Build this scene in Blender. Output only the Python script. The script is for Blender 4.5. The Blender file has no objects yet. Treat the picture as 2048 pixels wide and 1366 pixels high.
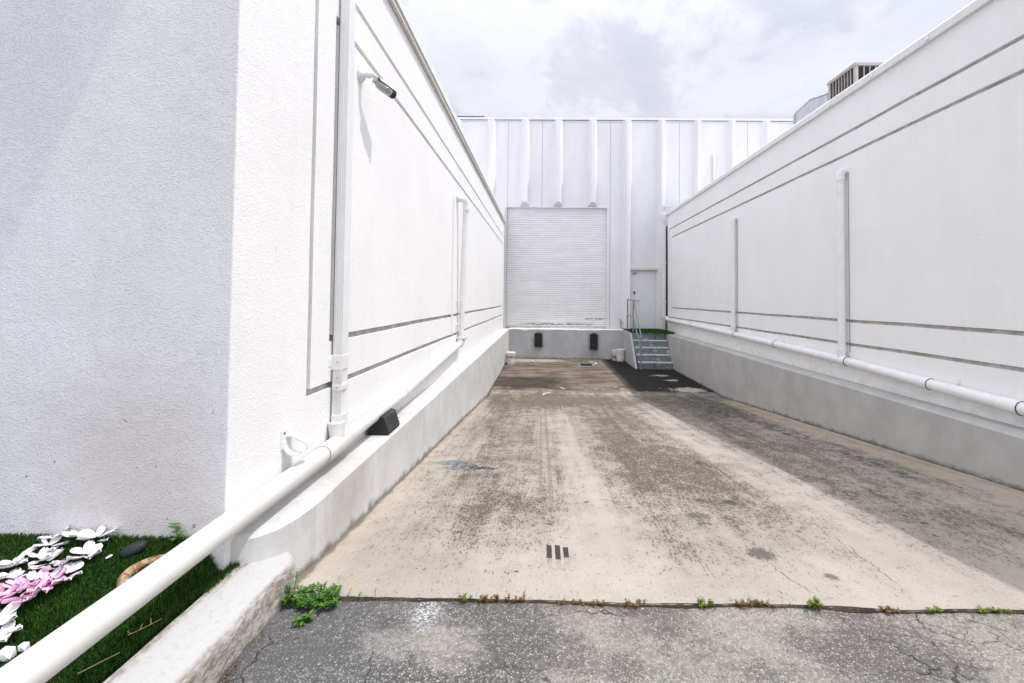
import bpy, bmesh, math, random
import numpy as np
from mathutils import Vector, Matrix, noise as mnoise
random.seed(7); R=math.radians
H=2.063                      # eye height above the dock floor: geometry below is written relative to the eye
sc=bpy.context.scene
# ---------------------------------------------------------------- camera
cam=bpy.data.objects.new('camera',bpy.data.cameras.new('camera')); sc.collection.objects.link(cam); sc.camera=cam
cam.data.sensor_width=36; cam.data.lens=900/2048*36
cam.data.shift_x=-(1075.44-1024)/2048; cam.data.shift_y=(571.19-683)/2048
cam.data.clip_end=5000; cam.data.clip_start=.05
cam.matrix_world=Matrix.Translation((0,0,H))@Matrix.Rotation(.012,4,'Z')@Matrix.Rotation(math.pi/2+.028,4,'X')@Matrix.Rotation(.0098,4,'Z')
# ---------------------------------------------------------------- sun and sky
SX,SY,SZ=.43,-.05,1.0       # towards the sun
sd=Vector((SX,SY,SZ)).normalized()
sl=bpy.data.lights.new('sun','SUN'); sl.energy=2.85; sl.angle=R(.6); sl.color=(1,.955,.89)
so=bpy.data.objects.new('sun',sl); sc.collection.objects.link(so); so.rotation_euler=sd.to_track_quat('Z','Y').to_euler(); so.location=(3,0,12)
w=bpy.data.worlds.new('World'); sc.world=w; w.use_nodes=True
sc.view_settings.view_transform='Standard'; sc.view_settings.look='None'; sc.view_settings.exposure=0.0; sc.view_settings.gamma=1

class NT:
    """tiny wrapper to write node graphs as expressions"""
    def __init__(s,t): s.t=t; s.n=t.nodes; s.l=t.links
    def put(s,sock,v):
        if isinstance(v,bpy.types.NodeSocket): s.l.new(v,sock)
        elif isinstance(v,(tuple,list)) and len(v)==3 and sock.type=='RGBA': sock.default_value=(*v,1)
        else: sock.default_value=v
    def m(s,op,a,b=0.,c=0.,clamp=False):
        n=s.n.new('ShaderNodeMath'); n.operation=op; n.use_clamp=clamp
        s.put(n.inputs[0],a); s.put(n.inputs[1],b); s.put(n.inputs[2],c); return n.outputs[0]
    def add(s,a,b): return s.m('ADD',a,b)
    def sub(s,a,b): return s.m('SUBTRACT',a,b)
    def mul(s,a,b): return s.m('MULTIPLY',a,b)
    def step(s,v,a,b,lo=0.,hi=1.):
        n=s.n.new('ShaderNodeMapRange'); n.interpolation_type='SMOOTHSTEP'
        s.put(n.inputs['Value'],v); s.put(n.inputs['From Min'],a); s.put(n.inputs['From Max'],b)
        s.put(n.inputs['To Min'],lo); s.put(n.inputs['To Max'],hi); return n.outputs[0]
    def mix(s,f,a,b,mode='MIX'):
        n=s.n.new('ShaderNodeMix'); n.data_type='RGBA'; n.blend_type=mode
        s.put(n.inputs[0],f); s.put(n.inputs[6],a); s.put(n.inputs[7],b); return n.outputs[2]
    def pos(s):
        return s.n.new('ShaderNodeNewGeometry').outputs['Position']
    def vscale(s,v,sx,sy,sz,loc=(0,0,0)):
        n=s.n.new('ShaderNodeMapping'); s.put(n.inputs[0],v); n.inputs['Scale'].default_value=(sx,sy,sz); n.inputs['Location'].default_value=loc; return n.outputs[0]
    def sep(s,v):
        n=s.n.new('ShaderNodeSeparateXYZ'); s.put(n.inputs[0],v); return n.outputs
    def comb(s,x,y,z):
        n=s.n.new('ShaderNodeCombineXYZ'); s.put(n.inputs[0],x); s.put(n.inputs[1],y); s.put(n.inputs[2],z); return n.outputs[0]
    def noise(s,v,scale,detail=4,rough=.55,dist=0.):
        n=s.n.new('ShaderNodeTexNoise'); s.put(n.inputs['Vector'],v); n.inputs['Scale'].default_value=scale
        n.inputs['Detail'].default_value=detail; n.inputs['Roughness'].default_value=rough; n.inputs['Distortion'].default_value=dist
        return n.outputs[0]
    def voro(s,v,scale,feat='F1',rnd=1.):
        n=s.n.new('ShaderNodeTexVoronoi'); n.feature=feat; s.put(n.inputs['Vector'],v); n.inputs['Scale'].default_value=scale
        n.inputs['Randomness'].default_value=rnd; return n.outputs
    def warp(s,v,scale,amt):
        n=s.n.new('ShaderNodeTexNoise'); s.put(n.inputs['Vector'],v); n.inputs['Scale'].default_value=scale; n.inputs['Detail'].default_value=3
        a=s.n.new('ShaderNodeVectorMath'); a.operation='SUBTRACT'; s.put(a.inputs[0],n.outputs[1]); a.inputs[1].default_value=(.5,.5,.5)
        b=s.n.new('ShaderNodeVectorMath'); b.operation='SCALE'; s.put(b.inputs[0],a.outputs[0]); b.inputs[3].default_value=amt
        c=s.n.new('ShaderNodeVectorMath'); c.operation='ADD'; s.put(c.inputs[0],v); s.put(c.inputs[1],b.outputs[0]); return c.outputs[0]
    def blob(s,X,Y,cx,cy,rx,ry,soft=.5,off=0.):
        """1 inside an ellipse, soft edge; off perturbs the edge"""
        a=s.m('POWER',s.mul(s.sub(X,cx),1/rx),2.); b=s.m('POWER',s.mul(s.sub(Y,cy),1/ry),2.)
        d=s.m('SQRT',s.add(a,b)); d=s.add(d,off)
        return s.step(d,1-soft*.5,1+soft*.5,1.,0.)
    def bump(s,h,strength,dist,normal=None):
        n=s.n.new('ShaderNodeBump'); s.put(n.inputs['Height'],h); n.inputs['Strength'].default_value=strength; n.inputs['Distance'].default_value=dist
        if normal: s.put(n.inputs['Normal'],normal)
        return n.outputs[0]

g=NT(w.node_tree); g.n.clear()
sky=g.n.new('ShaderNodeTexSky'); sky.sky_type='NISHITA'; sky.sun_disc=False; sky.sun_elevation=math.asin(sd.z); sky.sun_rotation=math.atan2(sd.x,sd.y)
tc=g.n.new('ShaderNodeTexCoord').outputs['Generated']
x,y,z=g.sep(tc)
den=g.add(g.m('ABSOLUTE',z),.42)
cv=g.comb(g.m('DIVIDE',x,den),g.m('DIVIDE',y,den),g.mul(z,.9))
cv=g.warp(cv,2.2,.26)
n1=g.noise(g.vscale(cv,1,1,1,(3.3,1.2,0)),1.55,9,.56)
n2=g.noise(g.vscale(cv,1,1,1,(7.1,4.4,2)),5.5,8,.62)
cl=g.step(g.add(g.mul(n1,.72),g.mul(n2,.28)),.445,.50)
zen=g.step(z,.42,.95,0.,1.)                # thin cloud glows brighter high up, near the sun; strengthened to fill shaded walls
beh=g.step(y,.1,-.7,0.,.38)            # unseen sky behind the camera brightened to fill the shaded front wall
bri=g.add(g.add(1.10,g.mul(zen,1.25)),beh)
shade=g.mix(g.step(n2,.3,.7),(8.2,8.15,8.8),(9.6,9.6,10.0))
lit=g.mix(g.step(n2,.35,.65),(9.6,9.6,10.2),(10.6,10.6,10.9))
cc=g.mix(cl,shade,lit)
blue=g.mix(.72,sky.outputs[0],cc)
col=g.mix(1.,blue,g.comb(bri,bri,bri),'MULTIPLY')
bg=g.n.new('ShaderNodeBackground'); g.put(bg.inputs[0],col); bg.inputs[1].default_value=.1
wo=g.n.new('ShaderNodeOutputWorld'); g.l.new(bg.outputs[0],wo.inputs[0])

# ---------------------------------------------------------------- materials
def mat(name,fn,rough=.7,spec=.3,metal=0.):
    m=bpy.data.materials.new(name); m.use_nodes=True; s=NT(m.node_tree); p=m.node_tree.nodes['Principled BSDF']
    p.inputs['Roughness'].default_value=rough; p.inputs['Specular IOR Level'].default_value=spec; p.inputs['Metallic'].default_value=metal
    r=fn(s)
    if not isinstance(r,dict): r={'c':r}
    s.put(p.inputs['Base Color'],r['c'])
    if 'n' in r: s.put(p.inputs['Normal'],r['n'])
    if 'r' in r: s.put(p.inputs['Roughness'],r['r'])
    return m
def paint(name,c,var=.06,rough=.5,spec=.35,metal=0.,dirt=None,bump=.0):
    def f(s):
        P=s.pos(); v=s.noise(P,9,5,.6); k=s.step(v,.3,.7,1-var,1+var*.3)
        col=s.mix(1.,c,s.comb(k,k,k),'MULTIPLY')
        if dirt:
            d=s.step(s.noise(s.vscale(P,1,1,.35),14,6,.7),.56,.75); col=s.mix(s.mul(d,dirt[1]),col,dirt[0])
        o={'c':col}
        if bump: o['n']=s.bump(s.noise(P,120,3),bump,.004)
        return o
    return mat(name,f,rough,spec,metal)

def f_stucco(face):
    def f(s):
        P=s.pos(); x,y,z=s.sep(P); z=s.sub(z,H)
        c=(.875,.87,.875)
        if face=='front':
            # vertical patch repaired smoother, trowel swirls, reddish splash near the ground
            sm=s.add(s.blob(x,z,-1.95,.3,.16,.1,.9,s.mul(s.sub(s.noise(P,7,3),.5),1.3)),s.blob(x,z,-1.55,.1,.18,.14,.9,s.mul(s.sub(s.noise(P,8,3),.5),1.3)))
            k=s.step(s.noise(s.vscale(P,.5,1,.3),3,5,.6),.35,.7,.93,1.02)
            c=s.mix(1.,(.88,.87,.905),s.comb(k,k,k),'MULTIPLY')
            dr=s.mul(s.step(s.noise(s.vscale(P,6,1,.3),2.4,5,.65),.56,.72),.10); c=s.mix(dr,c,(.62,.60,.63))
            sp=s.mul(s.blob(x,z,-1.72,-.78,.34,.38,1.3,s.mul(s.sub(s.noise(P,5,4),.5),.8)),.48)
            c=s.mix(sp,c,(.62,.53,.50))
            low=s.mul(s.step(z,-.75,-1.04),s.step(s.noise(P,9,4),.35,.7)); c=s.mix(s.mul(low,.22),c,(.58,.54,.5))
            ch=s.mul(s.step(s.noise(P,26,2,.5),.725,.74),s.step(z,.3,-.9)); c=s.mix(s.mul(ch,.7),c,(.2,.17,.15))
            h1=s.noise(s.vscale(P,1,1,1.35),125,2,.45); h2=s.noise(P,45,6,.72)
            h1=s.step(h1,.50,.66)
            kk=s.sub(1.,s.m('MINIMUM',s.mul(sm,.35),1.))
            h=s.add(s.mul(s.mul(h1,kk),1.),s.mul(h2,.7)); h=s.add(h,s.mul(s.noise(P,5,3),3.))
            return {'c':c,'n':s.bump(h,.62,.0040)}
        k=s.step(s.noise(s.vscale(P,1,.5,.28),2.2,6,.62),.3,.7,.965,1.01); c=s.mix(1.,c,s.comb(k,k,k),'MULTIPLY')
        st=s.mul(s.step(s.noise(s.vscale(P,5,5,.30),2.2,6,.68),.50,.72),.09); c=s.mix(st,c,(.66,.645,.625))
        pt=s.step(s.noise(s.vscale(P,1,1,1,(5,1,2)),1.1,2,.4),.56,.58); c=s.mix(s.mul(pt,.10),c,(.74,.73,.72))
        low=s.mul(s.step(z,-.72,-1.05),s.step(s.noise(s.vscale(P,1,1,2),6,5,.65),.35,.7))
        c=s.mix(s.mul(low,.30 if face=='right' else .14),c,(.55,.5,.45))
        ch=s.step(s.noise(P,13,2,.5),.775,.79); c=s.mix(s.mul(ch,.5),c,(.35,.3,.26))
        h=s.add(s.mul(s.step(s.noise(P,110,2,.45),.50,.68),.8),s.add(s.mul(s.noise(P,40,6,.72),.8),s.mul(s.noise(P,3.5,4,.6),4.)))
        return {'c':c,'n':s.bump(h,.42,.003)}
    return f
M={}
M['stucco_front']=mat('stucco_front',f_stucco('front'),.75,.3)
M['stucco_left']=mat('stucco_left',f_stucco('left'),.8,.2)
M['stucco_right']=mat('stucco_right',f_stucco('right'),.8,.2)
def f_precast(s):
    P=s.pos(); k=s.step(s.noise(s.vscale(P,1,1,.25),2.5,6,.65),.3,.72,.94,1.02)
    c=s.mix(1.,(.79,.785,.815),s.comb(k,k,k),'MULTIPLY')
    st=s.mul(s.step(s.noise(s.vscale(P,5,5,.16),3.2,6,.7),.55,.8),.3); c=s.mix(st,c,(.6,.56,.5))
    x,y,z=s.sep(P); low=s.mul(s.step(z,H-.55,H-1.05),s.step(s.noise(P,7,5),.4,.65)); c=s.mix(s.mul(low,.3),c,(.5,.45,.38))
    return {'c':c,'n':s.bump(s.add(s.noise(P,40,4),s.mul(s.noise(P,2,3),6.)),.25,.004)}
M['precast']=mat('precast_paint',f_precast,.6,.3)
def f_curb(base,dirtk):
    def f(s):
        P=s.pos(); x,y,z=s.sep(P); zz=s.sub(z,H)
        k=s.step(s.noise(P,2.6,6,.62),.3,.7,.88,1.05); c=s.mix(1.,base,s.comb(k,k,k),'MULTIPLY')
        tr=s.mul(s.step(s.noise(s.vscale(P,2.2,2.2,.55),4,7,.72,.6),.52,.66),dirtk)
        c=s.mix(tr,c,(.30,.265,.235)); sm_=s.mul(s.blob(y,zz,2.75,-1.2,.28,.16,1.4,s.mul(s.sub(s.noise(P,5,5,.7),.5),2.)),.45 if dirtk>.1 else 0.); c=s.mix(sm_,c,(.36,.31,.27))
        fz=s.add(zz,s.mul(s.sub(s.noise(P,7,4,.7),.5),.16))
        # black algae line where the wall meets the slab
        yy=s.m('MINIMUM',y,9.62); slab=s.add(-1.35,s.mul(s.sub(yy,2.05),-.0945))
        e=s.step(s.sub(fz,slab),.055,-.01); c=s.mix(s.mul(e,.75),c,(.10,.085,.07))
        return {'c':c,'n':s.bump(s.add(s.noise(s.warp(P,4,.1),26,5,.6),s.mul(s.noise(P,4,3),2.5)),.35,.006)}
    return f
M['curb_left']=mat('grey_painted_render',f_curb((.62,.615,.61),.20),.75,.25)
M['curb_right']=mat('grey_painted_render_shade_toned',f_curb((.465,.452,.438),.05),.75,.25)  # darker copy of the left kerb's paint; the shade is partly in its colour
M['dock']=mat('grey_dock_paint',f_curb((.46,.465,.485),.2),.7,.25)
M['dock_top']=paint('chipped_white_edge',(.78,.77,.75),.15,.7,.2,dirt=((.4,.37,.33),.6),bump=.6)
M['pvc']=paint('white_pvc',(.69,.675,.64),.05,.33,.4,dirt=((.5,.46,.39),.22))
M['pvc_wall']=paint('white_painted_pvc',(.83,.825,.83),.06,.42,.35,dirt=((.5,.47,.43),.24))
M['white_metal']=paint('white_painted_metal',(.80,.80,.82),.05,.35,.45,dirt=((.5,.47,.43),.12))
M['plain_white']=paint('white_coping_paint',(.82,.82,.83),.03,.45,.3)
M['grey_metal']=paint('weathered_galvanised',(.42,.44,.46),.2,.45,.5,.6,dirt=((.25,.22,.2),.5))
M['light_metal']=paint('pale_sheet_metal',(.55,.59,.63),.12,.35,.5,.35,dirt=((.75,.76,.78),.7))
M['dark_gap']=paint('dark_gap',(.05,.048,.047),.2,.9,.1)
M['soft_gap']=paint('grey_seam',(.36,.35,.35),.2,.9,.1)
M['groove']=paint('dark_groove',(.50,.48,.455),.3,.9,.1,dirt=((.25,.235,.22),.7))  # groove backs coloured darker than the wall so the lines show
M['rubber']=paint('black_rubber',(.028,.029,.031),.3,.75,.3,dirt=((.2,.2,.2),.45),bump=.5)
M['rubber_worn']=paint('dusty_rubber',(.20,.195,.19),.3,.85,.2,dirt=((.3,.29,.27),.6))
M['black']=paint('black_plastic',(.02,.021,.023),.2,.4,.4)
M['coil']=paint('dark_brown_coil',(.055,.045,.042),.4,.8,.2,dirt=((.14,.11,.1),.5))
M['cond_frame']=paint('beige_condenser_frame',(.45,.42,.41),.1,.5,.3)
M['glass']=mat('lens_glass',lambda s:(.02,.02,.025),.08,.6)
M['cctv_body']=paint('silver_grey_casing',(.45,.45,.44),.1,.35,.5,.3)
M['pink']=paint('faded_pink_band',(.62,.20,.24),.2,.5,.3,dirt=((.75,.7,.68),.5))
M['bucket']=paint('white_bucket_plastic',(.76,.75,.76),.08,.4,.4,dirt=((.5,.47,.44),.35))
M['print']=paint('faded_print',(.38,.37,.42),.5,.6,.2,dirt=((.7,.7,.7),.6))
M['print_red']=paint('faded_red_print',(.45,.2,.15),.5,.6,.2)
M['blue']=paint('blue_sticker',(.10,.25,.45),.1,.5,.3)
M['rail']=paint('blue_grey_painted_pipe',(.24,.27,.29),.2,.45,.4,.2,dirt=((.62,.62,.6),.6))
M['pebble']=paint('black_pebble',(.022,.024,.03),.3,.55,.3,bump=.3)
def f_terra(s):
    P=s.pos(); a=s.noise(P,22,6,.75); c=s.mix(s.noise(P,9,4),(.34,.27,.15),(.45,.38,.25)); c=s.mix(s.mul(s.step(a,.47,.56),.9),c,(.24,.07,.03)); c=s.mix(s.mul(s.step(s.noise(P,90,5,.8),.5,.62),.5),c,(.10,.075,.04))
    return {'c':c,'n':s.bump(a,.6,.004)}
M['terracotta']=mat('mossy_terracotta',f_terra,.85,.15)
M['twig']=paint('dry_twig',(.42,.30,.18),.2,.8,.2)
M['orange']=paint('orange_clay',(.55,.22,.06),.1,.6,.3)
M['stone_white']=paint('white_stone',(.78,.78,.79),.05,.6,.3)
M['magenta']=paint('magenta_centre',(.75,.05,.48),.1,.6,.3)
def f_petal(c1,c2):
    def f(s):
        P=s.pos(); v=s.noise(P,26,3,.5); c=s.mix(s.step(v,.38,.66),c1,c2); return {'c':c,'n':s.bump(s.noise(s.vscale(P,1,1,1),60,2),.3,.003)}
    return f
M['petal_white']=mat('white_silk',f_petal((.76,.76,.79),(.68,.67,.72)),.6,.25)
M['petal_blush']=mat('blush_silk',f_petal((.77,.72,.76),(.75,.52,.66)),.6,.25)
M['petal_pink']=mat('pink_silk',f_petal((.83,.62,.76),(.78,.36,.60)),.6,.25)
def leafy(name,a,b,sc_=30.):
    return mat(name,lambda s:s.mix(s.step(s.noise(s.pos(),sc_,3,.6),.35,.65),a,b),.5,.3)
M['leaf']=leafy('weed_leaf',(.030,.095,.012),(.085,.20,.022))
M['leaf_lime']=leafy('lime_weed',(.10,.145,.018),(.20,.235,.025),60)
M['leaf_red']=leafy('reddish_weed',(.15,.055,.025),(.22,.16,.05),60)
M['flower_orange']=paint('orange_petals',(.8,.33,.02),.1,.6,.3)
def f_turf(s):
    P=s.pos(); v=s.noise(P,330,2,.5); u=s.noise(P,3.2,4,.6)
    c=s.mix(s.step(v,.36,.64),(.014,.045,.007),(.060,.165,.024)); c=s.mix(s.mul(s.step(u,.42,.7),.55),c,s.mix(v,(.03,.05,.008),(.10,.17,.025)))
    return c
M['turf']=mat('artificial_turf',f_turf,.45,.35)
M['turf_base']=paint('turf_backing',(.012,.022,.008),.4,.9,.1)
M['mat_green']=mat('green_mat',lambda s:s.mix(s.step(s.noise(s.pos(),160,3),.3,.7),(.012,.05,.006),(.04,.12,.012)),.8,.2)
M['soil']=paint('dark_soil',(.055,.048,.036),.5,.95,.1,dirt=((.03,.05,.015),.8),bump=1.)

def f_ramp(s):
    P=s.pos(); x,y,z=s.sep(P)
    big=s.noise(P,1.1,5,.6); med=s.noise(P,5.5,5,.62)
    wob=s.mul(s.sub(s.noise(P,2.4,5,.65),.5),1.5)
    clean=s.mix(s.step(big,.35,.65),(.41,.375,.332),(.34,.312,.276))
    # aggregate speckle
    sp=s.noise(P,150,2,.5); clean=s.mix(s.mul(s.step(sp,.56,.7),.35),clean,(.62,.59,.55)); clean=s.mix(s.mul(s.step(s.noise(P,210,2),.6,.72),.35),clean,(.30,.26,.22))
    # dirt density field
    D=0.
    dens=[(1.05,6.2,.50,2.9,.75),(1.25,4.1,.45,1.0,.42),(-.42,4.9,.30,2.2,.50),(-.25,8.6,.9,1.1,.65),(.9,8.9,1.2,.7,.55),(-.32,2.95,.22,.45,.40),(-.10,3.3,.35,.30,.34),(.62,3.0,.16,.8,.34),(.75,2.5,.12,.3,.40),(1.75,3.6,.3,.9,.26),(2.25,7.2,.45,2.4,.55),(2.75,4.9,.35,2.8,.45),(2.5,3.0,.4,.8,.30),(3.1,8.4,.5,1.3,.75),(.72,4.6,.14,1.4,.30),(-.75,7.2,.2,1.6,.3)]
    for (cx,cy,rx,ry,k) in [(.36,3.6,.13,1.9,.35),(1.88,5.4,.22,3.2,.42),(.52,2.6,.10,.5,.2),(.30,6.6,.10,1.6,.30)]: D=s.sub(D,s.mul(s.blob(x,y,cx,cy,rx,ry,1.7,wob),k*.75))
    for (cx,cy,rx,ry,k) in dens: D=s.add(D,s.mul(s.blob(x,y,cx,cy,rx,ry,1.7,wob),k*.70))
    D=s.add(D,s.mul(s.step(y,2.5,4.2),.17))
    # streaks running down the ramp
    strk=s.noise(s.vscale(P,7,.45,1),1.0,7,.66)
    lane=s.step(s.noise(s.vscale(P,11,.30,1,(3,7,0)),1.,5,.6),.53,.64); D=s.add(D,s.mul(s.mul(lane,s.step(y,2.6,4.2)),s.mul(s.step(s.noise(P,1.7,4),.38,.6),.42)))
    D=s.add(D,s.mul(s.mul(s.step(y,7.2,9.0),s.step(s.noise(P,1.3,4),.35,.6)),.35)); D=s.add(s.add(D,.26),s.mul(s.sub(strk,.5),1.5)); D=s.add(D,s.mul(s.sub(med,.5),1.5))
    D=s.m('MAXIMUM',D,0.)
    D=s.mul(D,s.step(s.add(y,s.mul(wob,.2)),2.0,2.9,.35,1.)); 
    # broom-finish pits: fine noise stretched both ways, thresholded by the dirt density
    f1=s.noise(s.warp(s.vscale(P,1,.5,1),20,.02),92,4,.78); f2=s.noise(s.vscale(P,.4,1,1),100,4,.78); f3=s.noise(P,26,8,.85)
    f4=s.noise(s.vscale(P,1,.22,1),78,4,.75)
    fine=s.add(s.mul(f1,.30),s.add(s.mul(f2,.18),s.add(s.mul(f3,.24),s.mul(f4,.28))))
    Dc=s.m('MINIMUM',D,1.1)
    pit=s.step(s.sub(fine,s.sub(.562,s.mul(Dc,.085))),-.010,.030)
    grain=s.step(s.noise(P,95,5,.8),.42,.60); 
    film=s.mul(Dc,s.step(s.noise(s.vscale(P,1,.35,1),9,7,.72),.34,.60,.45,1.)) 
    c=s.mix(s.mul(film,.60),clean,(.155,.137,.112))
    c=s.mix(s.mul(grain,s.add(.10,s.mul(Dc,.18))),c,(.20,.165,.135))
    c=s.mix(s.mul(pit,.80),c,(.070,.058,.045))
    # black mould on the shaded side
    mb=0.
    for (cx,cy,rx,ry,k) in [(3.25,8.3,.42,1.7,1.),(3.2,5.6,.16,1.3,.8),(3.25,4.3,.10,.55,.75),(2.75,7.2,.3,.9,.5),(2.7,9.,.6,.5,.6)]: mb=s.add(mb,s.mul(s.blob(x,y,cx,cy,rx,ry,1.2,wob),k))
    mb=s.mul(mb,s.step(s.noise(s.vscale(P,1,.8,1),11,6,.75),.42,.60)); c=s.mix(s.mul(s.m('MINIMUM',mb,1.),.82),c,(.045,.045,.042))
    # tan clean margin along the right kerb
    e=s.mul(s.step(s.add(x,s.mul(wob,.08)),3.42,3.56),s.step(y,9.3,8.6)); c=s.mix(s.mul(e,s.step(s.noise(P,6,6,.7),.3,.6,.25,.62)),c,(.44,.36,.27))
    e=s.mul(s.step(s.add(x,s.mul(wob,.1)),-.93,-1.08),s.step(y,9.3,8.6)); c=s.mix(s.mul(e,s.step(s.noise(P,6,6,.7),.3,.6,.1,.35)),c,(.55,.47,.38))
    # flat pit in front of the dock: brown film, very dark on the right, pale patches on its edge
    pit_a=s.step(s.add(y,s.mul(wob,.22)),9.95,10.25)
    fl=s.noise(s.vscale(P,.55,1.3,1),2.0,7,.68)
    fc=s.mix(s.step(fl,.38,.62),(.085,.070,.055),(.225,.19,.152)); fc=s.mix(s.step(s.noise(P,60,4,.7),.42,.62),fc,s.mix(.5,fc,(.13,.105,.085)))
    dk=s.m('MINIMUM',s.add(s.mul(s.blob(x,y,-.35,11.1,.9,.8,.9,wob),.75),s.mul(s.step(s.add(x,s.mul(wob,.12)),1.95,2.2),1.)),1.)
    fc=s.mix(s.mul(dk,.95),fc,s.mix(s.step(s.noise(P,14,6,.7),.4,.7),(.012,.012,.012),(.046,.043,.040)))
    pale=s.m('MINIMUM',s.add(s.mul(s.step(s.noise(s.vscale(P,1,1,1,(5,2,0)),3.6,5,.6),.60,.625),s.step(y,10.9,10.35)),s.add(s.add(s.blob(x,y,3.3,11.6,.17,.10,.12,s.mul(s.sub(s.noise(s.vscale(P,.5,1,1),9,6,.75),.5),4.)),s.add(s.blob(x,y,3.2,12.3,.22,.12,.12,s.mul(s.sub(s.noise(s.vscale(P,.5,1,1),8,6,.75),.5),4.)),s.blob(x,y,3.35,10.4,.35,.25,.12,s.mul(s.sub(s.noise(s.vscale(P,.5,1,1),8,6,.75),.5),3.5)))),s.mul(s.blob(x,y,-.6,15.,1.3,.35,.5,wob),.7))),1.)
    fc=s.mix(s.mul(pale,.8),fc,(.48,.43,.38))
    c=s.mix(pit_a,c,fc)
    # construction seam and cream rope-like residue in it
    sm=s.mul(s.step(s.m('ABSOLUTE',s.sub(s.add(y,s.mul(s.sub(s.noise(s.vscale(P,1,0,0),1.5,4),.5),.25)),9.72)),.05,.0),.9); c=s.mix(s.mul(sm,.8),c,(.13,.10,.06))
    sj=s.mul(s.step(s.m('ABSOLUTE',s.sub(y,5.05)),.012,.0),s.step(s.noise(s.vscale(P,1,.1,1),2.,3),.4,.6)); c=s.mix(s.mul(sj,.5),c,(.2,.16,.13))
    # tyre marks
    for (cx,wd,y0,y1,k) in [(.0,.018,3.2,7.6,.55),(.075,.022,3.0,9.,.6),(.14,.014,3.5,6.4,.35),(-.05,.010,4.5,8.5,.35),(.45,.03,4.6,8.8,.2)]:
        t=s.mul(s.step(s.m('ABSOLUTE',s.sub(x,s.add(cx,s.mul(s.sub(y,3.),-.004)))),wd,wd*.55),s.mul(s.step(y,y0,y0+.5),s.step(y,y1,y1-1.2)))
        t=s.mul(t,s.step(s.noise(P,45,5,.7),.3,.55)); c=s.mix(s.mul(t,k),c,(.14,.13,.125))
    # three short black skid blocks
    for i,(cx,a,b) in enumerate([(.047,2.445,2.60),(.094,2.43,2.60),(.139,2.455,2.575)]):
        e1=s.add(x,s.mul(s.sub(s.noise(P,70,3),.5),.006)); e2=s.add(y,s.mul(s.sub(s.noise(P,55,3),.5),.02))
        t=s.mul(s.step(s.m('ABSOLUTE',s.sub(e1,cx)),.0155,.0135),s.mul(s.step(e2,a-.004,a+.004),s.step(e2,b+.004,b-.004)))
        c=s.mix(s.mul(t,.93),c,s.mix(sp,(.018,.019,.021),(.042,.043,.047)))
        t=s.mul(s.step(s.m('ABSOLUTE',s.sub(e1,cx)),.016,.012),s.mul(s.step(y,a-.13,a-.01),s.step(y,a+.03,a))); t=s.mul(t,s.step(s.noise(P,110,4),.42,.6)); c=s.mix(s.mul(t,.6),c,(.12,.11,.10))
    # oil spots
    wo2=s.mul(s.sub(s.noise(P,34,6,.75),.5),3.2)
    for (cx,cy,rx,ry,k) in [(1.373,3.33,.05,.055,.8),(1.215,2.54,.07,.075,.75),(1.17,3.37,.035,.03,.6),(1.05,3.08,.08,.05,.6),(1.056,4.1,.04,.05,.4),(1.53,4.4,.045,.05,.7),(.62,3.2,.02,.02,.6),(-.5,2.75,.012,.014,.9),(-.12,2.3,.012,.01,.9),(1.45,2.3,.03,.03,.7),(-.66,3.4,.012,.012,.9),(2.5,3.0,.03,.02,.8),(.33,3.3,.02,.02,.7)]:
        t=s.mul(s.blob(x,y,cx,cy,rx,ry,.6,wo2),k); c=s.mix(t,c,(.06,.055,.05))
    # grey-blue paint spill
    wo3=s.mul(s.sub(s.noise(s.vscale(P,.7,1.4,1),11,5,.65),.5),1.7)
    t=s.m('MINIMUM',s.add(s.blob(x,y,-.85,4.27,.13,.09,.10,s.mul(wo3,1.5)),s.blob(x,y,-.68,4.13,.22,.085,.10,s.mul(wo3,1.5))),1.)
    c=s.mix(s.mul(t,.9),c,s.mix(s.step(s.add(s.noise(P,22,5,.7),s.mul(s.add(x,.75),.6)),.42,.62),(.20,.215,.235),(.040,.047,.055)))
    # hairline cracks
    for (cx,sl_,y0,y1) in [(.90,.04,3.7,4.9),(1.30,-.28,2.10,2.45),(-.90,.35,2.9,3.2),(1.75,.0,2.2,3.0)]:
        lx=s.add(s.add(cx,s.mul(s.sub(y,y0),sl_)),s.mul(s.sub(s.noise(s.vscale(P,.01,1,1),5.,5,.6),.5),.22))
        t=s.mul(s.step(s.m('ABSOLUTE',s.sub(x,lx)),.006,.0015),s.mul(s.step(y,y0,y0+.1),s.step(y,y1,y1-.1))); c=s.mix(s.mul(t,.7),c,(.10,.08,.065))
    # black gap along both kerbs and at the asphalt joint
    for X0,sg in ((3.87,1),(-1.158,-1)):
        ed=s.add(s.mul(s.sub(x,X0),sg),s.mul(s.sub(s.noise(P,9,6,.7),.5),.07)); t=s.mul(s.step(ed,-.035,-.008),.9 if sg>0 else .6); c=s.mix(t,c,(.035,.03,.022))
    hb=s.add(s.mul(fine,-1.),s.mul(s.noise(P,130,3),.6))
    return {'c':c,'n':s.bump(s.add(hb,s.mul(s.noise(P,1.6,3),5.)),.4,.005),'r':.85}
M['ramp']=mat('stained_broomed_concrete',f_ramp,.9,.06)

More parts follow.
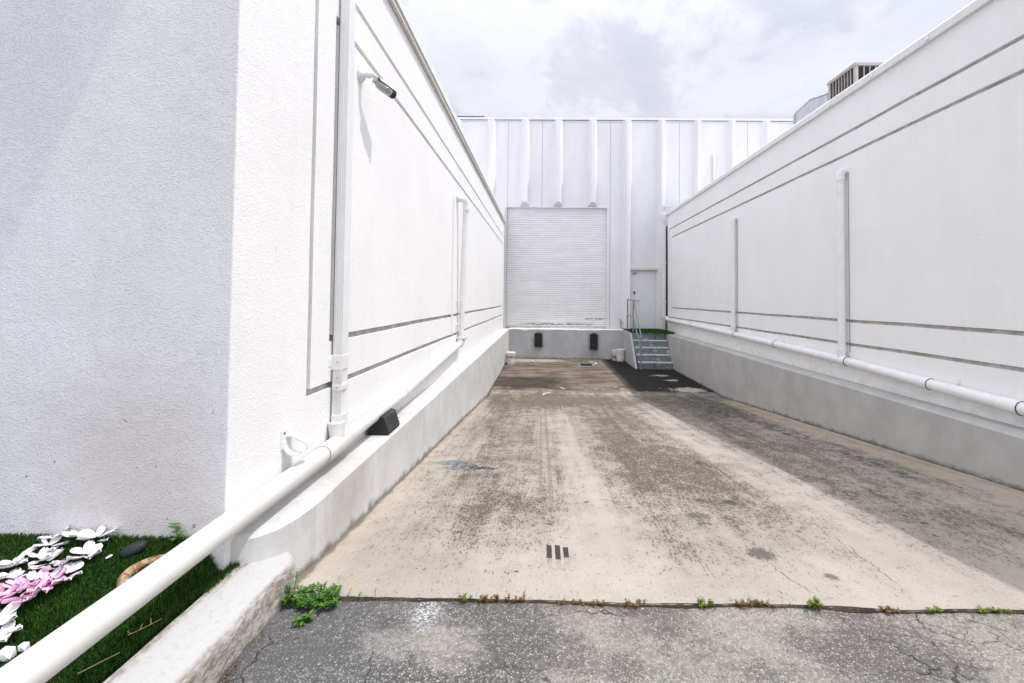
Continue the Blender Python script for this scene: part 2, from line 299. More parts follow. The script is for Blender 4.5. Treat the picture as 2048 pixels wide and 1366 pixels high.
def f_asph(s):
    P=s.pos(); x,y,z=s.sep(P)
    W=s.warp(P,60,.008)
    v=s.voro(W,100,'F1'); e=s.voro(W,100,'DISTANCE_TO_EDGE')[0]
    r,gg,b=s.sep(v['Color'])
    stone=s.mix(r,(.27,.255,.235),(.39,.37,.34)); stone=s.mix(s.step(gg,.86,.9),stone,(.46,.43,.39)); stone=s.mix(s.step(b,.70,.76),stone,(.14,.13,.12))
    gap=s.mul(s.step(e,.30,.08),s.step(s.noise(P,34,4,.7),.30,.52,.5,1.))
    wob=s.mul(s.sub(s.noise(P,3.,5,.65),.5),1.8)
    n=s.noise(s.vscale(P,1,1.4,1,(2.2,.4,0)),2.3,8,.68)
    left=s.step(s.add(x,s.mul(wob,.25)),.35,-.65); right=s.step(s.add(x,s.mul(wob,.5)),1.3,2.2)
    wear=s.step(s.sub(s.add(n,s.mul(left,.13)),s.mul(right,.07)),.43,.62)
    blk=s.mix(left,(.095,.087,.080),(.066,.065,.067))
    dust=s.mix(s.noise(P,90,5,.8),(.24,.225,.21),(.47,.44,.405))
    body=s.mix(s.sub(.58,s.mul(wear,.45)),stone,dust)
    c=s.mix(s.mul(gap,s.add(.38,s.mul(wear,.54))),body,blk)
    drk=s.mul(s.mul(wear,s.step(s.noise(P,70,5,.75),.46,.60)),.75); c=s.mix(drk,c,blk)
    fs=s.mul(s.step(s.noise(P,105,4,.75),.55,.62),s.step(n,.36,.5)); c=s.mix(s.mul(fs,.8),c,(.07,.063,.058))
    # smooth bluish seal at far left
    sl=s.mul(s.blob(x,y,-1.0,1.75,.42,.40,.9,wob),.28); c=s.mix(sl,c,s.mix(s.noise(P,40,5,.7),(.065,.07,.085),(.15,.155,.175)))
    # cracks
    cr=s.step(s.voro(s.warp(P,14,.10),2.6,'DISTANCE_TO_EDGE')[0],.014,.003); cr=s.mul(cr,s.step(s.noise(P,1.6,3),.47,.6)); c=s.mix(s.mul(cr,.85),c,(.025,.022,.02))
    cr2=s.step(s.voro(s.warp(P,22,.06),6.,'DISTANCE_TO_EDGE')[0],.022,.004); cr2=s.mul(cr2,s.step(s.noise(s.vscale(P,1,1,1,(4,4,4)),2.,3),.54,.66)); c=s.mix(s.mul(cr2,.7),c,(.03,.027,.025))
    # white paint splash and crumbs
    sp=s.mul(s.blob(x,y,-.48,1.965,.060,.085,1.3,wob),s.step(s.noise(P,90,5,.8),.44,.60)); c=s.mix(s.mul(sp,.85),c,(.62,.62,.64))
    wc=s.step(s.noise(P,19,3,.6),.775,.79); c=s.mix(wc,c,(.75,.74,.73))
    
    h=s.add(s.m('MINIMUM',s.mul(e,3.),.55),s.mul(cr,-1.5)); h=s.add(h,s.mul(s.noise(P,12,4),1.2))
    return {'c':c,'n':s.bump(h,.6,.004),'r':.9}
M['asphalt']=mat('worn_coarse_asphalt',f_asph,.8,.25)
def f_kerb(s):
    P=s.pos(); x,y,z=s.sep(P); zz=s.sub(z,H)
    wob=s.mul(s.sub(s.noise(s.vscale(P,1,.5,1),9,6,.7),.5),.10)
    n=s.noise(s.vscale(P,1,.4,1),60,7,.78)
    worn=s.mix(s.step(n,.40,.62),(.21,.18,.15),(.47,.44,.415))
    l=s.step(s.add(x,s.mul(wob,1.2)),-1.315,-1.285); side=s.step(s.add(x,s.mul(wob,.6)),-1.128,-1.15)
    k=s.mul(l,side); wht=s.mix(s.step(s.noise(P,50,5,.7),.5,.75),(.49,.49,.49),(.41,.395,.37))
    c=s.mix(k,worn,wht)
    sidew=s.mul(s.step(s.add(zz,s.mul(wob,.9)),-1.285,-1.31),s.step(n,.42,.6)); c=s.mix(s.mul(sidew,.6),c,(.50,.48,.46))
    e=s.step(s.add(zz,s.mul(wob,.5)),-1.335,-1.36); c=s.mix(s.mul(e,.8),c,(.06,.055,.035))
    return {'c':c,'n':s.bump(s.add(n,s.mul(s.noise(P,90,3),.4)),.7,.006)}
M['kerb']=mat('whitewashed_kerb_concrete',f_kerb,.85,.2)
def f_stair(s):
    P=s.pos(); x,y,z=s.sep(P)
    ch=s.noise(P,6.5,7,.68); c=s.mix(s.noise(P,3,5),(.12,.165,.20),(.22,.27,.31))
    c=s.mix(s.step(ch,.575,.60),c,(.55,.51,.43)); c=s.mix(s.mul(s.step(s.noise(s.vscale(P,3,3,.7,(3,0,1)),3,5,.6),.62,.68),.85),c,(.035,.035,.03))
    return {'c':c,'n':s.bump(ch,.4,.006)}
M['stair']=mat('flaking_blue_grey_paint',f_stair,.7,.3)
M['stair_edge']=paint('worn_cream_nosing',(.60,.58,.53),.25,.8,.2,dirt=((.14,.15,.15),.9),bump=.6)
def f_shutter(s):
    P=s.pos(); x,y,z=s.sep(P); zz=s.sub(z,H)
    k=s.step(s.noise(s.vscale(P,.6,1,2),3,5,.6),.3,.7,.93,1.02); c=s.mix(1.,(.86,.85,.87),s.comb(k,k,k),'MULTIPLY')
    st=s.mul(s.step(s.noise(s.vscale(P,8,8,.2),2,5,.7),.55,.75),.22); c=s.mix(st,c,(.6,.55,.47))
    rust=s.mul(s.step(zz,-.78,-1.0),.55); c=s.mix(s.mul(rust,s.step(s.noise(s.vscale(P,1,1,3),5,5),.35,.65)),c,(.50,.42,.32))
    row=s.m('MAXIMUM',s.mul(s.step(s.m('ABSOLUTE',s.add(zz,.905)),.045,.03),s.blob(x,zz,.55,-.90,1.15,.12,.5)),s.mul(s.step(s.m('ABSOLUTE',s.add(zz,.715)),.035,.025),s.blob(x,zz,1.85,-.71,.35,.08,.5)))
    chip=s.mul(row,s.step(s.noise(s.vscale(P,2.2,1,6,(0,0,.3)),3.2,5,.7),.46,.49)); c=s.mix(s.mul(chip,.85),c,(.22,.23,.23))
    c2=s.mul(s.step(s.noise(s.vscale(P,.8,1,5),6.5,2),.755,.765),.7); c=s.mix(c2,c,(.25,.25,.26))
    return c
M['shutter']=mat('white_enamelled_slats',f_shutter,.4,.4)
M['grate']=paint('dark_iron_grate',(.035,.034,.033),.3,.6,.4,.5)

# ---------------------------------------------------------------- mesh and tagging helpers
col=sc.collection; ORG={}
class MB:
    def __init__(s): s.v=[]; s.f=[]
    def quad(s,*p):
        b=len(s.v); s.v+=[tuple(q) for q in p]; s.f.append(tuple(range(b,b+len(p)))); return s
    def box(s,x0,x1,y0,y1,z0,z1):
        b=len(s.v); s.v+=[(x,y,z) for z in (z0,z1) for y in (y0,y1) for x in (x0,x1)]
        s.f+=[tuple(b+i for i in q) for q in ((0,2,3,1),(4,5,7,6),(0,1,5,4),(2,6,7,3),(0,4,6,2),(1,3,7,5))]; return s
    def tube(s,pts,r,seg=20,caps=True,flat=1.):
        pts=[Vector(p) for p in pts]; n=len(pts); rs=r if isinstance(r,(list,tuple)) else [r]*n; b=len(s.v); up=None
        for i,p in enumerate(pts):
            d=(pts[min(i+1,n-1)]-pts[max(i-1,0)]).normalized()
            if up is None: up=Vector((0,0,1)) if abs(d.z)<.9 else Vector((0,1,0))
            a=d.cross(up).normalized(); c=a.cross(d).normalized(); up=c
            for k in range(seg):
                t=2*math.pi*k/seg; s.v.append(tuple(p+(a*math.cos(t)+c*math.sin(t)*flat)*rs[i]))
        for i in range(n-1):
            for k in range(seg):
                k2=(k+1)%seg; s.f.append((b+i*seg+k,b+i*seg+k2,b+(i+1)*seg+k2,b+(i+1)*seg+k))
        if caps: s.f.append(tuple(b+k for k in range(seg))[::-1]); s.f.append(tuple(b+(n-1)*seg+k for k in range(seg)))
        return s
    def prism(s,poly,ax,a,b):
        """poly of 2-D points in the plane across ax, extruded from a to b"""
        n=len(poly); o=len(s.v)
        for t in (a,b):
            for (u,w_) in poly: s.v.append((t,u,w_) if ax=='x' else (u,t,w_) if ax=='y' else (u,w_,t))
        s.f.append(tuple(o+i for i in range(n))); s.f.append(tuple(o+n+i for i in range(n))[::-1])
        for i in range(n): j=(i+1)%n; s.f.append((o+i,o+j,o+n+j,o+n+i))
        return s
    def lathe(s,prof,c,seg=28):
        b=len(s.v); n=len(prof)
        for (r,z) in prof:
            for k in range(seg): t=2*math.pi*k/seg; s.v.append((c[0]+r*math.cos(t),c[1]+r*math.sin(t),c[2]+z))
        for i in range(n-1):
            for k in range(seg): k2=(k+1)%seg; s.f.append((b+i*seg+k,b+i*seg+k2,b+(i+1)*seg+k2,b+(i+1)*seg+k))
        s.f.append(tuple(b+k for k in range(seg))[::-1]); s.f.append(tuple(b+(n-1)*seg+k for k in range(seg))); return s
def build(name,mb,m,parent=None,org=None,bevel=0,smooth=None,fix=True):
    me=bpy.data.meshes.new(name)
    o=bpy.data.objects.new(name,me); col.objects.link(o)
    if parent is not None: org=ORG[parent]
    elif org is None:
        a=np.array(mb.v); org=(float((a[:,0].min()+a[:,0].max())/2),float((a[:,1].min()+a[:,1].max())/2),float(a[:,2].min()))
    ORG[o]=org
    vs=np.array(mb.v)-np.array(org); me.from_pydata([tuple(q) for q in vs.tolist()],[],mb.f)
    if fix or bevel:
        bm=bmesh.new(); bm.from_mesh(me)
        if fix: bmesh.ops.remove_doubles(bm,verts=bm.verts,dist=1e-5); bmesh.ops.recalc_face_normals(bm,faces=bm.faces)
        if bevel: 
            es=[e for e in bm.edges if len(e.link_faces)==2 and e.calc_face_angle(0)>.6]
            bmesh.ops.bevel(bm,geom=es,offset=bevel,segments=2,affect='EDGES',profile=.6,clamp_overlap=True)
        bm.to_mesh(me); bm.free()
    me.materials.append(M[m] if isinstance(m,str) else m)
    if smooth is not None:
        me.polygons.foreach_set('use_smooth',[True]*len(me.polygons)); me.set_sharp_from_angle(angle=R(smooth))
    if parent is not None: o.parent=parent
    else: o.location=(org[0],org[1],org[2]+H)
    return o
def tag(o,label,cat,group=None):
    o['label']=label; o['category']=cat
    if group: o['group']=group
    return o
def thing(name,org,label,cat,group=None):
    o=bpy.data.objects.new(name,None); col.objects.link(o); o.empty_display_size=.1
    o.location=(org[0],org[1],org[2]+H); ORG[o]=org; return tag(o,label,cat,group)
def struct(o): o['kind']='structure'; return o

# ---------------------------------------------------------------- ground
def slabZ(y): return -1.35-.0945*(y-2.05) if y<9.62 else -2.065
def edge(x): return 2.046-.030*max(0,mnoise.noise(Vector((x*1.1+3,0,3))))-.007*abs(mnoise.noise(Vector((x*13,0,5))))-.022*math.exp(-((x-1.6)/.28)**2)
ys=[2.05+.12*i for i in range(64)]+[9.73,9.85,10.1,12,14,17]
mb=MB(); xs=[-1.3+i*.05 for i in range(115)]
for j,yv in enumerate(ys):
    for i,xv in enumerate(xs):
        jx=0
        y2=yv; zz=slabZ(yv)
        if j==0: y2=edge(xv)
        # the seam sags slightly
        if abs(yv-9.7)<.3: zz-=.012
        mb.v.append((xv,y2,zz+.004*mnoise.noise(Vector((xv*1.3,yv*1.3,0)))))
nx=len(xs)
for j in range(len(ys)-1):
    for i in range(nx-1): mb.f.append((j*nx+i,j*nx+i+1,(j+1)*nx+i+1,(j+1)*nx+i))
o0=len(mb.v)
for i in range(nx): v=mb.v[i]; mb.v.append((v[0],v[1]-.004,-1.46))
for i in range(nx-1): mb.f.append((i,o0+i,o0+i+1,i+1))
struct(build('ramp',mb,'ramp',smooth=40))
mb=MB(); ax=[-60,-20,-8,-4,-2.4,-1.5]+[-1.4+.07*i for i in range(70)]+[4,6,12,60]; ay=[-60,-20,-6,-2,-.5]+[.1*i for i in range(21)]+[2.06]
for yv in ay:
    for xv in ax:
        n=mnoise.noise(Vector((xv*1.2,yv*1.2,1)))*.006+mnoise.noise(Vector((xv*6,yv*6,2)))*.002
        mb.v.append((xv,yv,-1.3555+n*(.25 if yv>1.9 else 1.)-(0 if yv>1.7 else .004)))
na=len(ax)
for j in range(len(ay)-1):
    for i in range(na-1): mb.f.append((j*na+i,j*na+i+1,(j+1)*na+i+1,(j+1)*na+i))
struct(build('road',mb,'asphalt',smooth=40))
mb=MB(); mb.quad((-400,-400,-2.6),(400,-400,-2.6),(400,400,-2.6),(-400,400,-2.6)); struct(build('ground',mb,'soil'))
# ragged line of soil in the joint
mb=MB(); b=[]
for i in range(260):
    xv=-1.1+i*.02
    if xv>3.9: break
    wd=.002+.022*max(0,mnoise.noise(Vector((xv*4,9,0)))+.05)+.006*abs(mnoise.noise(Vector((xv*21,2,0))))
    e_=edge(xv); b.append(((xv,e_-.004-wd,-1.3535),(xv,e_-.001,-1.350+.004*mnoise.noise(Vector((xv*30,1,0)))),(xv,e_+.004+wd*.3,-1.3475)))
for p,q in zip(b,b[1:]):
    mb.quad(p[0],q[0],q[1],p[1]); mb.quad(p[1],q[1],q[2],p[2])
struct(build('soil_joint',mb,'soil'))

# ---------------------------------------------------------------- walls with routed grooves
def groove_wall(name,m,X,sg,y0,y1,z0,z1,rects,gw,dep,parent,back=.07):
    """skin at x=X whose outside looks towards +sg; rects are (ya,yb,za,zb) outer edges of a groove loop"""
    def brk(lo,hi,vals,stp):
        s_={lo,hi}|{v for v in vals if lo<v<hi}; n=int((hi-lo)/stp)
        for i in range(1,n):
            v=lo+(hi-lo)*i/n
            if min(abs(v-q) for q in s_)>stp*.35: s_.add(v)
        return sorted(s_)
    yb=brk(y0,y1,[v for r in rects for v in (r[0],r[0]+gw,r[1]-gw,r[1])],.22)
    zb=brk(z0,z1,[v for r in rects for v in (r[2],r[2]+gw,r[3]-gw,r[3])],.25)
    def ing(y,z):
        for (ya,yc,za,zc) in rects:
            if ya<y<yc and za<z<zc and not (ya+gw<y<yc-gw and za+gw<z<zc-gw): return True
        return False
    mb=MB(); mg=[MB(),MB()]; G=[[ing((yb[i]+yb[i+1])/2,(zb[j]+zb[j+1])/2) for j in range(len(zb)-1)] for i in range(len(yb)-1)]
    def P(i,j,d):
        y,z=yb[i],zb[j]
        if 0<i<len(yb)-1 and 0<j<len(zb)-1:
            z2=z+.0045*mnoise.noise(Vector((y*.9,z*.2,X)))+.002*mnoise.noise(Vector((y*3.5,z,X))); y2=y+.003*mnoise.noise(Vector((z*2.2,y*.3,X+4)))
        else: y2,z2=y,z
        return (X-sg*d,y2,z2)
    I=len(yb)-1; J=len(zb)-1
    for i in range(I):
        for j in range(J):
            d=dep if G[i][j] else 0
            (mg[0 if not(rects[1][0]<(yb[i]+yb[i+1])/2<rects[1][1] and rects[1][2]<(zb[j]+zb[j+1])/2<rects[1][3]) else 1] if d else mb).quad(P(i,j,d),P(i+1,j,d),P(i+1,j+1,d),P(i,j+1,d))
            if i<I-1 and G[i+1][j]!=G[i][j]: mb.quad(P(i+1,j,0),P(i+1,j,dep),P(i+1,j+1,dep),P(i+1,j+1,0))
            if j<J-1 and G[i][j+1]!=G[i][j]: mb.quad(P(i,j+1,0),P(i,j+1,dep),P(i+1,j+1,dep),P(i+1,j+1,0))
    xb=X-sg*back
    for i in range(I):
        for j in (0,J): a,b_=P(i,j,0),P(i+1,j,0); mb.quad(a,b_,(xb,b_[1],b_[2]),(xb,a[1],a[2]))
    for j in range(J):
        for i in (0,I): a,b_=P(i,j,0),P(i,j+1,0); mb.quad(a,b_,(xb,b_[1],b_[2]),(xb,a[1],a[2]))
    w_=build(name,mb,m,parent)
    for a_ in (0,1):
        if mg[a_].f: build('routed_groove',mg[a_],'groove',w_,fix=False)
    return w_
# left building
LB=thing('stucco_building',(-5,9,-2.1),'white stucco building on the left with routed panel lines and a lavender shaded front face','building')
groove_wall('side_wall','stucco_left',-1.35,1,1.935,15.42,-1.30,2.56,[(2.575,15.05,-.585,2.085),(2.84,14.75,-.29,1.815)],.042,.028,LB)
mb=MB(); mb.box(-9,-1.424,1.944,15.42,-1.4,2.56); build('core_wall',mb,'stucco_left',LB)
mb=MB(); mb.box(-9,-1.3515,1.931,1.9345,-1.4,2.56); build('front_wall',mb,'stucco_front',LB)
mb=MB(); mb.prism([(-1.30,2.59),(-1.30,2.67),(-1.32,2.69),(-1.6,2.72),(-9,2.72),(-9,2.565),(-1.33,2.565),(-1.33,2.59)],'y',1.73,15.46); build('coping',mb,'plain_white',LB)
mb=MB(); mb.box(-1.345,-1.312,1.85,15.44,2.535,2.561); build('drip_edge',mb,paint('tan_drip_edge',(.66,.62,.54),.1,.6,.3),LB)
# right building
XR=4.15
RB=thing('stucco_building',(8,6,-2.1),'white stucco building on the right with two long routed lines, in its own shade','building')
groove_wall('side_wall','stucco_right',XR,-1,-3.5,15.0,-1.30,2.80,[(-3.0,14.86,-.60,2.335),(-2.7,14.60,-.285,2.035)],.042,.028,RB)
mb=MB(); mb.box(XR+.071,14,-3.5,15.0,-2.2,2.80); build('inner_wall',mb,'stucco_right',RB)
mb=MB(); mb.prism([(XR-.045,2.80),(XR-.055,2.875),(XR-.03,2.905),(XR+.35,2.93),(XR+.35,2.801),(XR-.02,2.801)],'y',-3.5,15.06); cp=build('coping',mb,'plain_white',RB)
for k in range(22): yy=-2.6+k*.82; mb=MB(); mb.box(XR-.0605,XR-.045,yy,yy+.05,2.812,2.872); build('coping_cleat',mb,'plain_white',cp)
mb=MB(); mb.box(XR+.36,14,-3.5,15.0,2.802,2.85); build('roof',mb,'white_metal',RB)
# back warehouse
YB=15.8; ZT=6.30
WB=thing('warehouse_building',(2,18,-2.1),'tall white precast warehouse across the end of the alley with vertical tee stems','building')
mb=MB()
sx0,sx1,sz0,sz1=-1.36,2.275,-1.05,3.20; dx0,dx1,dz1=3.07,4.01,1.0
for (a,b_,c,d) in [(-14,sx0,-2.3,ZT),(sx0,sx1,sz1,ZT),(sx1,dx0,-2.3,ZT),(dx0,dx1,dz1+.02,ZT),(dx1,16,-2.3,ZT)]: mb.box(a,b_,YB,YB+.35,c,d)
build('wall',mb,'precast',WB,fix=False)
for xc in (-3.10,-1.888,-.678,.498,1.70,2.918,4.12,5.37,6.56,7.76,8.97,10.18):
    lowz=sz1+.04 if -1<xc<2 else -1.05
    mb=MB(); yf=YB-.36; b=len(mb.v)
    for z in (lowz,ZT-.04):
        up=.12 if (z==lowz and -1<xc<2) else 0
        S8=((-.17,.0),(-.055,-.30),(.055,-.30),(.17,.0))
        for (u,v) in S8: mb.v.append((xc+u,YB+.002+v,z+(up*min(1,-v*3) if v<0 else 0)))
    nS=len(S8); mb.f+=[tuple(range(b,b+nS)),tuple(range(b+2*nS-1,b+nS-1,-1))]+[(b+q_,b+nS+q_,b+nS+q_+1,b+q_+1) for q_ in range(nS-1)]
    build('tee_stem',mb,'precast',WB)
for xj in (-1.285,-.07,2.335,4.76,7.16,9.58):
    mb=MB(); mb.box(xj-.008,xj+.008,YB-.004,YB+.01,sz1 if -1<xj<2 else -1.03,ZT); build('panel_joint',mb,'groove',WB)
mb=MB(); mb.box(-14,16,YB-.05,YB+.4,ZT+.022,ZT+.10); mb.box(-14,16,YB-.03,YB-.004,ZT-.035,ZT-.012); build('roof_trim',mb,'white_metal',WB)
mb=MB(); mb.box(-3.1,-2.13,YB-.056,YB-.02,ZT+.101,ZT+.13); build('torn_flashing',mb,'dark_gap',WB)
# shutter
mb=MB(); pit=.0765; n=int((sz1-sz0-.06)/pit); prof=[]
for i in range(n+1):
    z0=sz0+.05+i*pit
    for t,dy in ((0,.010),(.04,.002),(.2,-.008),(.48,-.012),(.76,-.008),(.94,.002),(.97,.010)): prof.append((YB+.12+dy,z0+t*pit))
for (p,q) in zip(prof,prof[1:]): mb.quad((sx0,p[0],p[1]),(sx1,p[0],p[1]),(sx1,q[0],q[1]),(sx0,q[0],q[1]))
SH=build('roller_shutter',mb,'shutter',WB,smooth=35)
mb=MB(); mb.box(sx0,sx1,YB+.09,YB+.13,sz0,sz0+.048); build('bottom_bar',mb,'shutter',SH,bevel=.004)
for a,b_ in ((sx0-.015,sx0+.05),(sx1-.05,sx1+.015)):
    mb=MB(); mb.box(a,b_,YB-.012,YB+.10,sz0,sz1); build('guide_rail',mb,'white_metal',SH,bevel=.003)
mb=MB(); mb.box(sx0,sx1,YB+.135,YB+.2,sz0,sz1+.2); build('backing',mb,'dark_gap',SH)
mb=MB(); mb.box(sx0-.05,sx1+.05,YB-.02,YB+.0,sz1-.0,sz1+.03); build('lintel_trim',mb,'white_metal',SH)
# jamb strip at left of the shutter
mb=MB(); mb.box(-1.352,sx0+.0,YB-.10,YB-.002,-1.05,sz1-.02); build('jamb',mb,'white_metal',WB)
# personnel door
mb=MB(); mb.box(dx0+.05,dx1-.05,YB+.02,YB+.07,-1.04,dz1-.03); DR=build('door',mb,'white_metal',WB,bevel=.004)
for args in ((dx0,dx0+.045,-1.04,dz1),(dx1-.045,dx1,-1.04,dz1),(dx0+.046,dx1-.046,dz1-.028,dz1)):
    mb=MB(); mb.box(args[0],args[1],YB-.015,YB+.09,args[2],args[3]); build('door_frame',mb,'white_metal',WB,bevel=.003)
mb=MB(); mb.box(dx0-.06,dx1+.06,YB-.12,YB-.003,dz1+.01,dz1+.085); build('drip_cap',mb,paint('cream_drip_cap',(.66,.63,.55),.1,.6,.3),WB,bevel=.006)
mb=MB(); mb.tube([(dx0+.12,YB+.02,-.05),(dx0+.12,YB-.03,-.05)],.018,12); mb.tube([(dx0+.11,YB-.035,-.05),(dx0+.30,YB-.035,-.055)],.010,10); mb.tube([(dx0+.12,YB+.021,-.05),(dx0+.12,YB+.01,-.05)],.04,16); build('door_handle',mb,'grey_metal',DR,smooth=40)
mb=MB(); mb.tube([(dx0+.13,YB+.02,.24),(dx0+.13,YB-.012,.24)],.033,16); mb.tube([(dx0+.13,YB+.02,.185),(dx0+.13,YB-.006,.185)],.02,16); build('lock',mb,'black',DR,smooth=40)
for zz in (.72,-.1,-.82):
    mb=MB(); mb.tube([(dx1-.05,YB-.002,zz-.05),(dx1-.05,YB-.002,zz+.05)],.012,10); build('hinge',mb,'grey_metal',DR,smooth=40)
mb=MB(); mb.box(dx0+.07,dx0+.20,YB+.014,YB+.0195,.865,.885); mb.box(dx0+.07,dx0+.20,YB+.014,YB+.0195,.90,.93); build('door_sticker',mb,'blue',DR)
mb=MB(); mb.box(2.43,2.83,YB-.006,YB+.003,.13,.38); build('painted_over_panel',mb,'precast',WB,bevel=.003)
# vent pipe on the warehouse wall, and cable stub by the stairs
T=thing('vent_pipe',(5.96,15.74,2.0),'slim white vent pipe with a capped top on the warehouse wall above the right roof','pipe')
mb=MB(); mb.tube([(5.96,15.73,2.0),(5.96,15.73,5.0)],.045,16); build('pipe',mb,'pvc_wall',T,smooth=40)
mb=MB(); mb.tube([(5.96,15.73,4.85),(5.96,15.73,5.02),(5.96,15.76,5.08),(5.96,15.80,5.09)],.06,16); build('elbow',mb,'pvc_wall',T,smooth=40)
T=thing('conduit',(2.72,15.72,-1.05),'short rusty cable conduit stub beside the foot of the stem left of the stairs','conduit')
mb=MB(); mb.tube([(2.72,15.70,-1.05),(2.72,15.70,-.80),(2.72,15.71,-.74),(2.68,15.78,-.70)],.018,10); build('pipe',mb,paint('rusty_conduit',(.45,.38,.30),.2,.7,.3,dirt=((.25,.1,.05),.7)),T,smooth=40)
mb=MB(); mb.box(2.69,2.75,15.68,15.73,-.86,-.80); build('clamp',mb,'grey_metal',T,bevel=.003)

# ---------------------------------------------------------------- dock, retaining kerbs, stairs
YD=15.50
DK=thing('loading_dock',(1,15.6,-2.1),'grey painted concrete loading dock under the roller shutter with a chipped white edge','loading dock')
mb=MB(); b=[]
for i in range(80):
    xv=-1.156+i*(3.90/79)
    r=[(xv,YD,-2.3),(xv,YD,-1.6)]
    for z in (-1.24,-1.17,-1.12,-1.09): r.append((xv,YD+.02*max(0,mnoise.noise(Vector((xv*5,z*9,0))))*(1.25+z)*6,z))
    r.append((xv,YD+.02,-1.065)); b.append(r)
for p,q in zip(b,b[1:]):
    for k in range(len(p)-1): mb.quad(p[k],q[k],q[k+1],p[k+1])
build('face',mb,'dock',DK,smooth=60)
mb=MB(); b=[]
for i in range(120):
    xv=-1.156+i*(3.90/119); zz=-1.072-.055*max(0,mnoise.noise(Vector((xv*2.6,3,0)))+.35)-.03*abs(mnoise.noise(Vector((xv*14,5,0))))
    if xv>2.3: zz=-1.075
    b.append(((xv,YD-.006,zz),(xv,YD-.006,-1.062),(xv,YD+.012,-1.052),(xv,YB+.08,-1.048)))
for p,q in zip(b,b[1:]):
    for k in range(3): mb.quad(p[k],q[k],q[k+1],p[k+1])
build('chipped_edge',mb,'dock_top',DK)
# left kerb wall, with rounded front end
def polyprism(poly,zt,zb):
    mb=MB(); n=len(poly); ins=[]
    cx=sum(p[0] for p in poly)/n
    for (x_,y_,t) in poly: mb.v.append((x_,y_,zb))
    for (x_,y_,t) in poly: mb.v.append((x_,y_,zt-.02*t))
    for (x_,y_,t) in poly: mb.v.append((x_-(.018*t if x_>-2 and cx<0 else -.018*t),y_+(.012*t if y_<2.4 else 0),zt))
    mb.f.append(tuple(range(2*n,3*n)))
    for i in range(n):
        j=(i+1)%n; mb.f.append((i,j,n+j,n+i)); mb.f.append((n+i,n+j,2*n+j,2*n+i))
    return mb
poly=[(-1.60,15.79,0),(-1.60,1.96,0),(-1.43,1.95,0),(-1.35,1.975,1),(-1.30,2.0,1),(-1.255,2.035,1),(-1.215,2.09,1),(-1.185,2.18,1),(-1.168,2.29,1),(-1.16,2.42,1)]
poly+=[(-1.16+.004*math.sin(y_*1.7),y_,1) for y_ in [2.7+.4*i for i in range(33)]]+[(-1.16,15.79,1)]
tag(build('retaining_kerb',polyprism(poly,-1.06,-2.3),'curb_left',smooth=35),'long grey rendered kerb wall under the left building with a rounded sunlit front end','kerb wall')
poly=[(4.149,-3.,0),(4.149,14.99,0)]+[(4.149,14.995,0),(3.87,14.995,0)]
poly+=[(3.87+.004*math.sin(y_*1.3),y_,1) for y_ in [14.1-.5*i for i in range(34)]]+[(3.87,-3.,1)]
mb=MB(); n=len(poly)
for i in range(2):pass
mb=polyprism([(x_,y_,t) for (x_,y_,t) in poly],-1.075,-2.3)
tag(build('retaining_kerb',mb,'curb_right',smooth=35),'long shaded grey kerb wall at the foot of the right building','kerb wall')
# stairs
ST=thing('concrete_stairs',(3.3,14,-2.063),'short flight of five concrete steps with flaking blue-grey paint up to the door','stairs')
mb=MB(); mb.box(2.80,3.868,14.17,15.79,-2.2,-1.062); build('landing',mb,'stair',ST)
fr=[13.40,13.59,13.78,13.97,14.16]; rise=(2.063-1.062)/5
for k in range(4):
    zt=-2.063+rise*(k+1); mb=MB(); mb.box(2.84-.012*k,3.868,fr[k]+.0,fr[k+1]+.009,-2.2,zt-.03); sp=build('step',mb,'stair',ST,bevel=.008)
    mb=MB(); b=[]
    for i in range(30):
        xv=2.835-.012*k+i*(1.03/29); j=.012*mnoise.noise(Vector((xv*9,k*3.,0)))
        b.append(((xv,fr[k]-.012+j*.4,zt-.034+j),(xv,fr[k]-.014,zt-.006),(xv,fr[k]-.004,zt),(xv,fr[k+1]+.008,zt)))
    for p,q in zip(b,b[1:]):
        for t in range(3): mb.quad(p[t],q[t],q[t+1],p[t+1])
    build('nosing',mb,'stair_edge',sp)
mb=MB(); mb.prism([(13.32,-2.2),(13.32,-2.05),(14.19,-1.075),(14.19,-1.055),(15.495,-1.055),(15.495,-2.2)],'x',2.735,2.797); build('side_wall',mb,'dock',ST,bevel=.006)
mb=MB(); rr=random.Random(3)
mb.prism([(2.82,15.78),(2.76,14.2),(4.05,13.98),(4.13,14.3),(4.13,15.0),(3.95,15.78)],'z',-1.045,-1.025)
for i in range(5200):
    x_=rr.uniform(2.78,4.1); y_=rr.uniform(14.05,15.75); a=rr.uniform(0,6.28); dx_,dy_=.008*math.cos(a),.008*math.sin(a)
    if y_<14.25-(x_-2.76)*.17: continue
    mb.quad((x_-dx_,y_-dy_,-1.026),(x_+dx_,y_+dy_,-1.026),(x_+rr.uniform(-.01,.01),y_+rr.uniform(-.01,.01),-1.026+rr.uniform(.012,.022)))
tag(build('turf_mat',mb,'mat_green',fix=False),'green artificial turf mat lying on the stair landing before the door','doormat')
